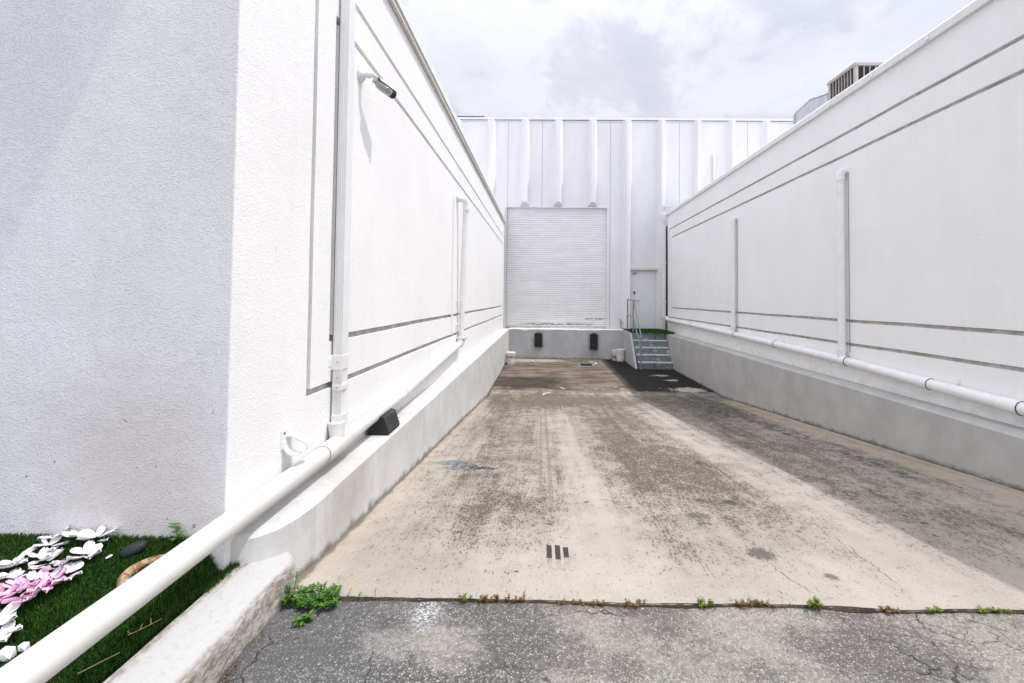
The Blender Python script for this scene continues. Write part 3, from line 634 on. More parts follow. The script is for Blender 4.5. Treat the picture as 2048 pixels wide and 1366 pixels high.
# handrail
HR=thing('handrail',(2.85,14.3,-2.063),'blue-grey pipe handrail with two rails on the left side of the steps','handrail')
A=(2.875,15.35); B=(2.87,14.35); C=(2.90,13.33); zr=-.02
for (p,zb,zt) in ((A,-1.06,zr),(B,-1.06,zr-.02),(C,-2.06,-1.04)):
    mb=MB(); mb.tube([(p[0],p[1],zb),(p[0],p[1],zt)],.021,14); build('post',mb,'rail',HR,smooth=40)
    mb=MB(); mb.tube([(p[0],p[1],zb),(p[0],p[1],zb+.012)],.045,14); build('foot_flange',mb,'rail',HR,smooth=40)
mb=MB(); mb.tube([(A[0],A[1],zr),(B[0],B[1]+.05,zr),(B[0],B[1],zr-.02),(C[0],C[1]+.06,-1.0),(C[0],C[1],-1.06)],.021,14); build('top_rail',mb,'rail',HR,smooth=60)
mb=MB(); mb.tube([(A[0],A[1],-.54),(B[0],B[1],-.56),(C[0],C[1],-1.52)],.019,14); build('middle_rail',mb,'rail',HR,smooth=60)
# dock bumpers
def bumper(xc,z0,z1,label):
    T=thing('dock_bumper',(xc,YD-.05,z0),label,'dock bumper','rubber bumpers bolted to the dock face')
    mb=MB()
    for k in range(9):
        a=xc-.125+k*.0278; mb.box(a,a+.0262,YD-.13-.004*(k%2),YD-.012,z0+.004*(k%3),z1-.01*(k%2)-(.03 if k in(0,8) else 0))
    build('laminated_pad',mb,'rubber',T,bevel=.005)
    for sg in (-1,1):
        mb=MB(); u=xc+sg*.135; mb.box(min(u,u+sg*.008),max(u,u+sg*.008),YD-.13,YD-.002,z0,z1-.03); mb.box(min(u,u+sg*.05),max(u,u+sg*.05),YD-.012,YD-.002,z0,z1-.03); p=build('steel_angle',mb,'grey_metal',T,bevel=.002)
        for zz in (z0+.08,(z0+z1)/2,z1-.12): mb=MB(); mb.tube([(u+sg*.03,YD-.012,zz),(u+sg*.03,YD-.028,zz)],.013,6); build('bolt',mb,'grey_metal',p)
    mb=MB(); mb.tube([(xc-.12,YD-.07,z1-.02),(xc-.06,YD-.07,z1+.015),(xc,YD-.07,z1+.025),(xc+.06,YD-.07,z1+.015),(xc+.12,YD-.07,z1-.02)],.035,10); build('worn_top',mb,'rubber_worn',T,smooth=40)
bumper(-.145,-1.67,-1.19,'black rubber dock bumper nearer the bucket with the pink band')
bumper(1.745,-1.73,-1.19,'black rubber dock bumper nearer the steps, with a round worn top')
# ---------------------------------------------------------------- pipes on the left wall
def ring(p,d,r,wd=.006):
    p=Vector(p); d=Vector(d).normalized(); mb=MB(); mb.tube([p-d*wd,p+d*wd],r,28); return mb
DP=thing('drain_pipe',(-1.287,3.5,-1.0),'long white drain pipe low on the left wall, running out over the turf','pipe')
path=[(-1.287,.35,-.962),(-1.287,1.6,-.948),(-1.287,2.62,-.932),(-1.287,4.2,-.893),(-1.287,5.1,-.835),(-1.287,7.08,-.715)]
mb=MB(); fine=[]
for a,b_ in zip(path,path[1:]):
    for k in range(10): fine.append(tuple(a[i]+(b_[i]-a[i])*k/10 for i in range(3)))
fine.append(path[-1]); mb.tube(fine,.048,40); build('pipe',mb,'pvc',DP,smooth=40)
def coup(pa,pb,r,m,parent,name='coupling'):
    pa,pb=Vector(pa),Vector(pb); d=(pb-pa).normalized(); mb=MB(); e=.004
    mb.tube([pa,pa+d*e,pb-d*e,pb],[r-e,r,r,r-e],40); return build(name,mb,m,parent,smooth=40)
tee=MB(); tee.tube([(-1.287,2.66,-.932),(-1.287,2.664,-.932),(-1.287,2.98,-.924),(-1.287,2.984,-.924)],[.051,.0535,.0535,.051],40)
tee.tube([(-1.287,2.85,-.93),(-1.297,2.86,-.86),(-1.303,2.865,-.835),(-1.303,2.865,-.80)],[.042,.046,.049,.049],32); build('tee_fitting',tee,'pvc',DP,smooth=50)
build('joint_line',ring((-1.287,2.655,-.932),(0,1,.01),.0520,.002),'soft_gap',DP,smooth=40)
coup((-1.287,3.92,-.902),(-1.287,4.16,-.896),.0520,'pvc',DP)
build('joint_line',ring((-1.287,4.166,-.895),(0,1,.03),.0515,.002),'soft_gap',DP,smooth=40)
mb=MB(); mb.tube([(-1.287,6.98,-.72),(-1.287,7.08,-.71),(-1.287,7.12,-.66),(-1.287,7.12,-.58)],[.058,.06,.06,.056],28); build('elbow',mb,'pvc',DP,smooth=50)
mb=MB(); mb.box(-1.352,-1.21,7.02,7.22,-.66,-.62); build('collar',mb,'pvc',DP,bevel=.01)
# little hanger nail above it
T=MB(); T.tube([(-1.35,5.35,-.62),(-1.335,5.35,-.62),(-1.330,5.35,-.70)],.005,8); build('hanger',T,'white_metal',DP,smooth=40)
VP=thing('overflow_pipe',(-1.28,7.1,-.6),'white upright pipe leaning off the left wall, beyond the security camera','pipe')
mb=MB(); mb.tube([(-1.287,7.12,-.60),(-1.262,7.08,.4),(-1.225,7.02,1.42)],.043,24); build('pipe',mb,'pvc_wall',VP,smooth=40)
mb=MB(); mb.tube([(-1.222,7.018,1.36),(-1.22,7.018,1.46),(-1.225,7.0,1.50),(-1.25,6.98,1.53),(-1.31,6.95,1.535),(-1.351,6.93,1.535)],.05,24); build('elbow',mb,'pvc_wall',VP,smooth=50)
mb=MB(); mb.box(-1.352,-1.335,6.60,6.68,-.55,1.5); build('cover_strip',mb,'pvc_wall',VP,bevel=.003)
for zz in (-.05,-.42):
    mb=MB(); mb.box(-1.352,-1.30,6.99,7.02,zz-.015,zz+.015); build('clamp',mb,'white_metal',VP,bevel=.003)
# ribbed downspout
DS=thing('downspout',(-1.305,2.91,-.83),'white ribbed rectangular downspout on the left wall, dented above its drain fitting','downspout')
def ds_section(z,dent=0.):
    x0,x1,y0,y1=-1.336,-1.279,2.868,2.962; r=[]
    nr=4
    for k in range(nr*4+1):
        t=k/(nr*4); xx=x0+(x1-x0)*t; ph=k%4; rib=.0035 if ph in(1,2) else 0
        r.append((xx,y0+rib+dent*math.sin(t*math.pi),z))
    for t in (.33,.66): r.append((x1-dent*.6*math.sin(t*3.14),y0+(y1-y0)*t,z))
    r+= [(x1,y1-.004,z),(x1-.004,y1,z),(x0,y1,z)]
    return r
mb=MB(); zs=[-.80,-.77,-.72,-.66,-.60,-.54,-.48,-.40,0,.6,1.2,1.8,2.53]; dn=[0,.004,.016,.022,.014,.018,.006,0,0,0,0,0,0]; secs=[ds_section(z,d) for z,d in zip(zs,dn)]
for s_ in secs: mb.v+=s_
n=len(secs[0])
for i in range(len(secs)-1):
    for k in range(n): k2=(k+1)%n; mb.f.append((i*n+k,i*n+k2,(i+1)*n+k2,(i+1)*n+k))
build('pipe',mb,'white_metal',DS,smooth=25)
for (za,zb,nm) in ((-.47,-.375,'strap'),(-.60,-.565,'joint_band'),(-.835,-.755,'adapter')):
    mb=MB(); e=.0022 if nm!='adapter' else .005; mb.box(-1.351 if nm=='strap' else -1.338,-1.279+e,2.868-e,2.962+e,za,zb)
    if nm=='strap': mb.box(-1.352,-1.346,2.835,2.985,za+.02,zb-.02)
    build(nm,mb,'white_metal',DS,bevel=.003)
rv=paint('rusty_rivet',(.45,.25,.12),.2,.7,.2)
for zz in (-.42,-.58,-.52): mb=MB(); mb.tube([(-1.305,2.8635,zz),(-1.305,2.860,zz)],.004,8); build('rivet',mb,rv,DS)
# open pipe hook on the left wall
PH=thing('pipe_hook',(-1.31,2.36,-.85),'empty white curved pipe hook on the left wall above the drain pipe','bracket')
mb=MB(); N=14
cx,cz,rr_=-1.288,-.772,.060
for i in range(N+1):
    a=R(172)+R(150)*i/N; 
    for r_ in (rr_,rr_-.006):
        for yy in (2.345,2.40): mb.v.append((cx+r_*math.cos(a),yy,cz+r_*math.sin(a)))
for i in range(N):
    b=i*4; c=b+4
    mb.f+=[(b,b+1,c+1,c),(b+2,c+2,c+3,b+3),(b,c,c+2,b+2),(b+1,b+3,c+3,c+1)]
mb.f+=[(0,2,3,1),(N*4,N*4+1,N*4+3,N*4+2)]
build('curved_strap',mb,'white_metal',PH,smooth=50)
mb=MB(); mb.prism([(-1.350,-.745),(-1.350,-.735),(-1.315,-.735),(-1.232,-.775),(-1.228,-.80),(-1.236,-.80),(-1.24,-.782),(-1.318,-.745)],'y',2.375,2.435); build('hinged_flap',mb,'white_metal',PH,bevel=.001)
mb=MB(); mb.box(-1.352,-1.345,2.33,2.415,-.80,-.70); build('back_plate',mb,'white_metal',PH,bevel=.001)
mb=MB(); mb.tube([(-1.3515,2.36,-.72),(-1.342,2.36,-.72)],.006,8); build('screw',mb,'dark_gap',PH)
# security camera
CC=thing('security_camera',(-1.33,3.25,1.55),'grey and white bullet security camera on a wall bracket high on the left wall','security camera')
bc=Vector((-1.35,3.22,1.615))
mb=MB(); mb.tube([bc,bc+Vector((.012,0,0)),bc+Vector((.022,0,0)),bc+Vector((.04,0,0))],[.052,.052,.045,.024],28); build('base',mb,'white_metal',CC,smooth=40)
j1=bc+Vector((.095,0,.0)); j2=j1+Vector((.012,.035,-.028))
mb=MB(); mb.tube([bc+Vector((.035,0,0)),bc+Vector((.085,0,0)),j1,j1+Vector((.012,.018,-.008)),j2],[.02,.02,.021,.018,.016],20); mb.tube([bc+Vector((.055,0,0)),bc+Vector((.072,0,0))],.025,20); build('arm',mb,'white_metal',CC,smooth=40)
hd=Vector((.36,.93,-.06)).normalized(); h0=j2+Vector((.012,-.01,-.022)); ln=.175
mb=MB(); mb.tube([h0,h0+hd*.012,h0+hd*.05,h0+hd*(ln*.74),h0+hd*(ln*.75)],[.018,.029,.034,.034,.030],28); HB=build('housing',mb,'cctv_body',CC,smooth=40)
mb=MB(); mb.tube([h0+hd*(ln*.75),h0+hd*ln,h0+hd*(ln+.004)],[.033,.033,.029],28); build('front_cap',mb,'black',HB,smooth=40)
mb=MB(); mb.tube([h0+hd*(ln+.004),h0+hd*(ln+.006)],[.024,.022],24); build('lens',mb,'glass',HB,smooth=40)
sdv=hd.cross(Vector((0,0,1))).normalized(); upv=sdv.cross(hd).normalized()
mb=MB(); N=10
for i in range(N+1):
    a=R(18)+R(144)*i/N
    for r_ in (.043,.0405):
        for t in (-.01,ln+.035): q=h0+hd*t+sdv*(r_*math.cos(a))+upv*(r_*math.sin(a)); mb.v.append(tuple(q))
for i in range(N):
    b=i*4; c=b+4; mb.f+=[(b,b+1,c+1,c),(b+2,c+2,c+3,b+3),(b,c,c+2,b+2),(b+1,b+3,c+3,c+1)]
mb.f+=[(0,2,3,1),(N*4,N*4+1,N*4+3,N*4+2)]
build('sun_visor',mb,'white_metal',CC,smooth=50)
dn_=-upv*.6+sdv*(.8); dn_.normalize()
q=h0+hd*.075; mb=MB(); mb.tube([q+dn_*.028,q+dn_*.039],[.024,.021],24); mb.tube([q+dn_*.039,q+dn_*.042],[.009,.008],16); build('adjuster_dial',mb,'cctv_body',HB,smooth=40)
# wheel chock
CH=thing('wheel_chock',(-1.25,3.6,-1.06),'black rubber wheel chock with ribbed face leaning beside the drain pipe on the left kerb','wheel chock')
y0,y1=3.45,3.72
mb=MB(); mb.prism([(-1.343,-1.058),(-1.172,-1.058),(-1.168,-1.045),(-1.208,-.925),(-1.238,-.915),(-1.252,-.925)],'y',y0,y1); build('body',mb,'rubber',CH,bevel=.004)
mb=MB(); p0=Vector((-1.168,0,-1.045)); p1=Vector((-1.208,0,-.925)); nn=Vector((.95,0,.316))
for r_ in range(8):
    a=p0+(p1-p0)*((r_+.2)/8.2); c=p0+(p1-p0)*((r_+.85)/8.2)
    off=.5*(r_%2)
    for k in range(-1,6):
        ya=max(y0+.006,y0+(k+off)*.052+.003); yb_=min(y1-.006,y0+(k+1+off)*.052-.003)
        if yb_-ya<.01: continue
        b=len(mb.v)
        for yy in (ya,yb_):
            for q in (a,c): mb.v.append((q.x,yy,q.z)); mb.v.append((q.x+nn.x*.005,yy,q.z+nn.z*.005))
        mb.f+=[(b+1,b+3,b+7,b+5),(b,b+2,b+3,b+1),(b+4,b+5,b+7,b+6),(b,b+1,b+5,b+4),(b+2,b+6,b+7,b+3)]
build('tread_blocks',mb,'rubber',CH)
mb=MB(); mb.quad((-1.1670,y0+.004,-1.044),(-1.1670,y1-.004,-1.044),(-1.2062,y1-.004,-.927),(-1.2062,y0+.004,-.927)); build('tread_face',mb,'rubber_worn',CH,fix=False)
# ---------------------------------------------------------------- pipes on the right wall
XP=4.078
RP=thing('drain_pipe',(XP,6,-.9),'long white drain pipe sloping along the foot of the shaded right wall','pipe')
pp=[(XP,14.74,-.655),(XP,9.7,-.725),(XP,6.2,-.80),(XP,4.7,-.868),(XP,3.9,-.897),(XP,2.0,-.95),(XP,-2.5,-1.0)]
def onp(y):
    for a,b_ in zip(pp,pp[1:]):
        if b_[1]<=y<=a[1]: t=(a[1]-y)/(a[1]-b_[1]); return (XP,y,a[2]+(b_[2]-a[2])*t)
fine=[onp(14.74-(14.74+2.5)*k/60) for k in range(60)]+[pp[-1]]
mb=MB(); mb.tube(fine,.056,32); build('pipe',mb,'pvc_wall',RP,smooth=40)
for ya in (12.4,7.95,4.80,3.9,2.4):
    coup(onp(ya),onp(ya+.16 if ya!=4.80 else ya+.16),.0615,'pvc_wall',RP); build('joint_line',ring(onp(ya-.004),(0,1,0),.0622,.0022),'dark_gap',RP,smooth=40)
for yc in (9.72,6.21):
    c=onp(yc); mb=MB(); a=onp(yc-.12); b_=onp(yc+.12); mb.tube([a,b_],.0625,32); mb.tube([c,(c[0],c[1],c[2]+.10),(c[0],c[1],c[2]+.13)],[.05,.052,.056],24); build('tee_fitting',mb,'pvc_wall',RP,smooth=50)
    build('joint_line',ring(onp(yc-.123),(0,1,0),.0635,.0022),'dark_gap',RP,smooth=40)
mb=MB(); mb.tube([onp(14.7),(XP,14.80,-.65),(XP-.0,14.86,-.62),(XP,14.87,-.55)],.06,24); build('elbow',mb,'pvc_wall',RP,smooth=50)
for yc in (4.55,7.8,11.4,12.9):
    c=onp(yc); mb=MB(); mb.tube([(c[0],yc-.012,c[2]),(c[0],yc+.012,c[2])],.0585,28); mb.box(XR-.006,XR+.002,yc-.015,yc+.015,c[2]-.10,c[2]+.11); mb.box(XR-.03,XR-.004,yc-.01,yc+.01,c[2]+.06,c[2]+.075); mb.box(XR-.03,XR-.004,yc-.01,yc+.01,c[2]-.08,c[2]-.07); build('hanger',mb,'white_metal',RP)
def vpipe(yc,zt,label,r=.047):
    b=onp(yc); T=thing('overflow_pipe',(XP,yc,b[2]+.11),label,'pipe','upright overflow pipes on the right wall')
    mb=MB(); mb.tube([(XP,yc,b[2]+.11),(XP,yc,zt-.07)],r,28); build('pipe',mb,'pvc_wall',T,smooth=40)
    mb=MB(); mb.tube([(XP,yc,zt-.12),(XP,yc,zt-.05),(XP+.008,yc,zt-.015),(XP+.03,yc,zt),(XR+.001,yc,zt+.002)],r+.008,28); build('elbow',mb,'pvc_wall',T,smooth=50)
    coup((XP,yc,b[2]+.12),(XP,yc,b[2]+.17),r+.006,'pvc_wall',T,'collar')
    mb=MB(); mb.box(XR-.004,XR+.001,yc-.062,yc-.050,b[2]+.11,zt-.02); build('grey_wall_strip',mb,'soft_gap',T)  # thin grey strip on the wall along one side of the pipe
vpipe(9.70,1.76,'thinner-looking white upright pipe farther down the right wall, nearer the door')
vpipe(6.20,1.78,'larger-looking white upright pipe nearer the camera on the right wall, elbow at its top')
# far downspout with leader head
T=thing('downspout',(4.02,15.12,-.6),'white rectangular downspout with flared head at the far end of the right wall','downspout')
mb=MB(); mb.box(3.99,4.10,15.08,15.17,-.62,2.62); build('pipe',mb,'white_metal',T,bevel=.006)
mb=MB(); b=0
for (e,z) in ((0,2.50),(.005,2.56),(.05,2.70),(.055,2.80),(.07,2.80),(.07,2.86)):
    mb.v+=[(3.985-e,15.07-e,z),(4.105+e,15.07-e,z),(4.105+e,15.175+e,z),(3.985-e,15.175+e,z)]
for i in range(5):
    for k in range(4): k2=(k+1)%4; mb.f.append((i*4+k,i*4+k2,(i+1)*4+k2,(i+1)*4+k))
mb.f+=[(3,2,1,0),(20,21,22,23)]
build('leader_head',mb,'white_metal',T)
mb=MB(); mb.box(4.112,4.138,15.03,15.12,-.6,2.45); build('dark_seam',mb,'dark_gap',T)
for zz in (-.1,1.2):
    mb=MB(); mb.box(3.96,4.12,15.06,15.18,zz,zz+.04); build('strap',mb,'white_metal',T,bevel=.003)
T=thing('gutter_bracket',(4.05,15.2,2.9),'small galvanised angle bracket sticking up above the far downspout head','bracket')
mb=MB(); mb.box(3.98,4.06,15.12,15.15,2.86,3.16); build('upright_plate',mb,'light_metal',T,bevel=.003)
mb=MB(); mb.box(4.062,4.55,15.10,15.16,3.00,3.10); mb.box(4.062,4.3,15.08,15.10,3.10,3.12); build('arm',mb,'light_metal',T,bevel=.003)

# ---------------------------------------------------------------- roof plant
T=thing('rooftop_condenser',(5.4,7.4,2.85),'louvred brown air conditioning condenser on the right roof behind the coping','air conditioner')
cx0,cx1,cy0,cy1,cz0,cz1=4.92,5.85,7.10,7.78,2.85,3.79
mb=MB(); mb.box(cx0+.025,cx1-.025,cy0+.025,cy1-.025,cz0,cz1-.05); build('coil',mb,'coil',T)
mb=MB(); mb.box(cx0-.015,cx1+.015,cy0-.015,cy1+.015,cz1-.045,cz1); build('lid',mb,'cond_frame',T,bevel=.004)
for (a,b_) in ((cx0,cy0),(cx0,cy1-.05),(cx1-.05,cy0),(cx1-.05,cy1-.05)):
    mb=MB(); mb.box(a,a+.05,b_,b_+.05,cz0,cz1-.046); build('corner_post',mb,'cond_frame',T,bevel=.003)
mb=MB()
for k in range(1,8): yy=cy0+.05+(cy1-cy0-.1)*k/8; mb.box(cx0+.002,cx0+.022,yy-.006,yy+.006,cz0,cz1-.05)
for k in range(1,9): xx=cx0+.05+(cx1-cx0-.1)*k/9; mb.box(xx-.006,xx+.006,cy0+.002,cy0+.022,cz0,cz1-.05)
build('louvre_bars',mb,'cond_frame',T)
mb=MB(); 
for k in range(40): zz=cz0+.02+k*.022; mb.box(cx0+.019,cx0+.024,cy0+.05,cy1-.05,zz,zz+.004); mb.box(cx0+.05,cx1-.05,cy0+.019,cy0+.024,zz,zz+.004)
build('coil_fins',mb,'coil',T)
T=thing('duct_hood',(5.2,8.3,2.85),'pale sheet-metal duct hood on the right roof next to the louvred condenser','duct')
mb=MB(); mb.prism([(7.80,2.85),(7.80,3.60),(8.30,3.72),(8.83,3.67),(8.83,2.85)],'x',4.92,5.7); build('hood',mb,'light_metal',T,bevel=.008)
mb=MB(); mb.prism([(7.80,3.61),(7.80,3.635),(8.30,3.755),(8.86,3.70),(8.86,3.675),(8.30,3.73)],'x',4.905,5.72); build('top_flange',mb,'white_metal',T)
mb=MB(); mb.box(4.908,4.919,8.79,8.85,2.85,3.66); build('corner_flange',mb,'cond_frame',T)

# ---------------------------------------------------------------- buckets, grate
def bucket(x_,y_,r,h,label,band,a0,dark=False,tilt=0):
    zb=-2.063; T=thing('paint_bucket',(x_,y_,zb),label,'bucket','empty paint buckets by the dock')
    mb=MB(); mb.lathe([(r*.84,0),(r*.86,.006),(r*.955,h*.80),(r*1.0,h*.80),(r*1.0,h*.83),(r*.965,h*.84),(r*.97,h*.90),(r*1.01,h*.90)],(x_,y_,zb),36); build('body',mb,'bucket',T,smooth=35)
    mb=MB(); mb.lathe([(r*1.05,h*.895),(r*1.06,h*.90),(r*1.06,h*.985),(r*1.03,h),(r*.98,h),(r*.97,h*.985),(.01,h*.985)],(x_,y_,zb),36); build('lid',mb,'bucket',T,smooth=35)
    def patch(a,b_,z0,z1,m,nm,off=.0025):
        mb=MB(); N=12
        for z in (z0,z1):
            rr=r*(.86+.095*(z/(h*.8)))+off
            for k in range(N+1): t=a+(b_-a)*k/N; mb.v.append((x_+rr*math.cos(t),y_+rr*math.sin(t),zb+z))
        for k in range(N): mb.f.append((k,k+1,N+2+k,N+1+k))
        return build(nm,mb,m,T,smooth=40,fix=False)
    if band: patch(R(a0-115),R(a0+70),h*.54,h*.70,'pink','label_band')
    L=patch(R(a0-75),R(a0+45),h*.18,h*.50,'print_red' if dark else 'stone_white','label')
    mb=MB(); rr_=random.Random(int(x_*100))
    for i in range(16):
        t=R(a0-70+rr_.uniform(0,100)); z=h*rr_.uniform(.2,.47); rr=r*(.86+.095*(z/(h*.8)))+.005; dt=rr_.uniform(.03,.12); hh=rr_.uniform(.006,.016)
        mb.quad((x_+rr*math.cos(t),y_+rr*math.sin(t),zb+z),(x_+rr*math.cos(t+dt),y_+rr*math.sin(t+dt),zb+z),(x_+rr*math.cos(t+dt),y_+rr*math.sin(t+dt),zb+z+hh),(x_+rr*math.cos(t),y_+rr*math.sin(t),zb+z+hh))
    b=build('label_print',mb,'print',L,fix=False) 
    mb=MB(); pts=[(x_+r*1.03*math.cos(t),y_+r*1.03*math.sin(t),zb+h*.8-.07*math.sin((t-R(a0-90))/1.)) for t in [R(a0-90)+R(180)*k/16 for k in range(17)]]
    mb.tube(pts,.003,6); build('bail_handle',mb,'grey_metal',T)
bucket(-.985,14.05,.150,.38,'white bucket with a faded pink band, alone against the left kerb wall',True,-90)
bucket(2.60,15.05,.155,.40,'front white bucket with a printed label, against the side of the steps',False,-90)
T=bucket(2.48,15.27,.135,.34,'white bucket half hidden behind the front one, touching the dock face',False,-120,True)
T=thing('floor_drain',(1.36,14.1,-2.06),'square dark iron floor drain grate in the stained concrete before the dock','drain')
mb=MB(); 
for (a,b_,c,d) in ((1.13,1.17,13.78,14.42),(1.55,1.59,13.78,14.42),(1.17,1.55,13.78,13.83),(1.17,1.55,14.37,14.42)): mb.box(a,b_,c,d,-2.08,-2.052)
build('frame',mb,'grey_metal',T)
mb=MB()
for k in range(12): yy=13.84+k*.044; mb.box(1.17,1.55,yy,yy+.022,-2.075,-2.056)
build('grate',mb,'grate',T)
mb=MB(); mb.quad((1.13,13.78,-2.0595),(1.59,13.78,-2.0595),(1.59,14.42,-2.0595),(1.13,14.42,-2.0595)); build('sump',mb,'dark_gap',T)
# scrap of white string on the pit floor
def string(x_,y_,L,label,seed,z=-2.055,r=.006):
    rr=random.Random(seed); p=[(x_,y_,z)]; a=rr.uniform(0,6)
    for i in range(14): a+=rr.uniform(-.9,.9); q=p[-1]; p.append((q[0]+L/14*math.cos(a),q[1]+L/14*math.sin(a),z+rr.uniform(0,.01)))
    mb=MB(); mb.tube(p,r,6); tag(build('string_scrap',mb,'stone_white',smooth=60),label,'litter')
string(1.55,14.75,.75,'tangled white scrap of string on the concrete just behind the drain grate',5,r=.014)
string(-.28,14.6,.3,'short white scrap on the concrete below the left dock bumper',8,r=.014)
string(.02,9.55,.3,'short pale scrap lying just before the dark seam of the ramp',3,slabZ(9.55)+.015,.01)

# ---------------------------------------------------------------- kerb block and turf bed at bottom left
mb=MB(); prof=lambda x1:[]
rows=[]
K=[2.20-.07*i for i in range(40)]
for i,yv in enumerate(K):
    j=.006*mnoise.noise(Vector((0,yv*6,0))); e=.0
    xr=-1.128+j; xl=-1.340+.006*mnoise.noise(Vector((4,yv*5,0)))
    if i==0: xr=-1.225; xl=-1.335
    if i==1: xr=-1.150
    zt=-1.208+.003*mnoise.noise(Vector((yv*4,2,0)))
    rl=.030
    rows.append([(xl,yv,-1.40),(xl,yv,zt+rl-.018),(xl+.015,yv,zt+rl),((xl+xr)/2,yv,zt+rl*.5),(xr-.03,yv,zt),(xr-.008,yv,zt-.014),(xr+.004,yv,zt-.05),(xr+.006-.01*abs(mnoise.noise(Vector((yv*9,8,0)))),yv,-1.40)])
for p,q in zip(rows,rows[1:]):
    for k in range(7): mb.quad(p[k],p[k+1],q[k+1],q[k])
mb.quad(*rows[0]); mb.quad(*rows[-1][::-1])
tag(build('kerb_block',mb,'kerb',smooth=50),'whitewashed concrete kerb with weathered brown side between the turf and the asphalt','kerb')
def turfZ(X,Y):
    t=min(max((1.935-Y)/.45,0),1); b=-1.04-.155*t; u=min(max((X+1.47)/.13,0),1); u=u*u*(3-2*u); return b+(min(b,-1.192)-b)*u
mb=MB(); gx=[-9,-5,-3.2]+[-2.8+.05*i for i in range(29)]+[-1.37,-1.35,-1.32]; gy=[-3,-1,0,.5]+[.8+.05*i for i in range(23)]+[1.936,2.0,2.06]
for yv in gy:
    for xv in gx: mb.v.append((xv,yv,turfZ(xv,yv)+.004*mnoise.noise(Vector((xv*4,yv*4,0)))))
n=len(gx)
for j in range(len(gy)-1):
    for i in range(n-1): mb.f.append((j*n+i,j*n+i+1,(j+1)*n+i+1,(j+1)*n+i))
# little strip that reaches round the wall corner to the kerb end
struct(build('turf_bed',mb,'turf_base',smooth=50))
def blades(N,seed):
    rs=np.random.RandomState(seed); X=np.where(rs.uniform(0,1,N)<.8,rs.uniform(-2.75,-1.345,N),rs.uniform(-4.2,-1.345,N)); Y=np.where(rs.uniform(0,1,N)<.85,rs.uniform(1.05,1.932,N),rs.uniform(.2,1.93,N))
    extra=int(N*.012); X[:extra]=rs.uniform(-1.352,-1.318,extra); Y[:extra]=rs.uniform(1.80,2.05,extra)
    k=np.ones(N,bool)
    t=np.clip((1.935-Y)/.45,0,1); Z=-1.04-.155*t; u=np.clip((X+1.47)/.13,0,1); u=u*u*(3-2*u); Z=Z+(np.minimum(Z,-1.192)-Z)*u
    L=rs.uniform(.013,.027,N)*(1+.5*(X>-1.43)); a=rs.uniform(0,2*np.pi,N); w_=rs.uniform(.0012,.0019,N); lean=rs.uniform(.1,.95,N); d=rs.uniform(0,2*np.pi,N)
    # pile combed towards the camera and the kerb
    dx=np.cos(d)*.6+.25; dy=np.sin(d)*.6-.35
    bx=np.cos(a)*w_; by=np.sin(a)*w_
    P=np.zeros((N,5,3)); 
    P[:,0]=np.stack([X-bx,Y-by,Z-.004],1); P[:,1]=np.stack([X+bx,Y+by,Z-.004],1)
    mx=X+dx*lean*L*.35; my=Y+dy*lean*L*.35; mz=Z+L*.6
    P[:,2]=np.stack([mx+bx*.8,my+by*.8,mz],1); P[:,3]=np.stack([mx-bx*.8,my-by*.8,mz],1)
    P[:,4]=np.stack([X+dx*lean*L,Y+dy*lean*L,Z+L*(1.05-.4*lean)],1)
    P=P[k]; n_=len(P); V=P.reshape(-1,3)-np.array([-2,1.5,-1.1])
    me=bpy.data.meshes.new('turf_blades'); me.vertices.add(n_*5); me.vertices.foreach_set('co',V.astype(np.float32).ravel())
    base=np.arange(n_)*5
    loops=np.stack([base,base+1,base+2,base+3,base+3,base+2,base+4],1).ravel(); me.loops.add(len(loops)); me.loops.foreach_set('vertex_index',loops.astype(np.int32))
    st=np.stack([np.arange(n_)*7,np.arange(n_)*7+4],1).ravel(); me.polygons.add(n_*2); me.polygons.foreach_set('loop_start',st.astype(np.int32))
    me.update(calc_edges=True); me.validate(); me.materials.append(M['turf'])
    o=bpy.data.objects.new('turf_grass',me); col.objects.link(o); o.location=(-2,1.5,-1.1+H); return o
tg=tag(blades(105000,4),'dark green artificial turf filling the bed at the foot of the left wall','grass'); tg['kind']='stuff'

# ---------------------------------------------------------------- silk blossoms
def petal_mesh(L,wd,cup,seed):
    rr=random.Random(seed); mb=MB(); nu,nv=7,5; V=[]
    for i in range(nu+1):
        u=i/nu; wv=wd*(max(.02,math.sin(math.pi*min(1,u*.90+.09)))**.55)*(.50+.50*u)
        for j in range(nv):
            v=(j/(nv-1)-.5)*2; x_=u*L*(1-.06*abs(v)); y_=v*wv*.5; z=cup*L*(u**1.5)*.55+.20*wd*v*v*(.3+u)+.05*L*math.sin(u*5+seed)*.5
            V.append((x_,y_,z+rr.uniform(-.0008,.0008)))
    th=.0018; mb.v=V+[(a,b_,c-th*.5) for a,b_,c in V]; n=len(V)
    for i in range(nu):
        for j in range(nv-1):
            a=i*nv+j; mb.f.append((a,a+nv,a+nv+1,a+1)); mb.f.append((n+a,n+a+1,n+a+nv+1,n+a+nv))
    rim=[j for j in range(nv)]+[i*nv+nv-1 for i in range(1,nu+1)]+[nu*nv+j for j in range(nv-2,-1,-1)]+[i*nv for i in range(nu-1,0,-1)]
    for a,b_ in zip(rim,rim[1:]+rim[:1]): mb.f.append((a,b_,n+b_,n+a))
    me=bpy.data.meshes.new('petal'); me.from_pydata(mb.v,[],mb.f); me.polygons.foreach_set('use_smooth',[True]*len(me.polygons)); return me
PM={}
for mk in ('petal_white','petal_blush','petal_pink'):
    PM[mk]=[petal_mesh(.056,.045,c,i) for i,c in enumerate((.05,.25,.5))]
    for me in PM[mk]: me.materials.append(M[mk])
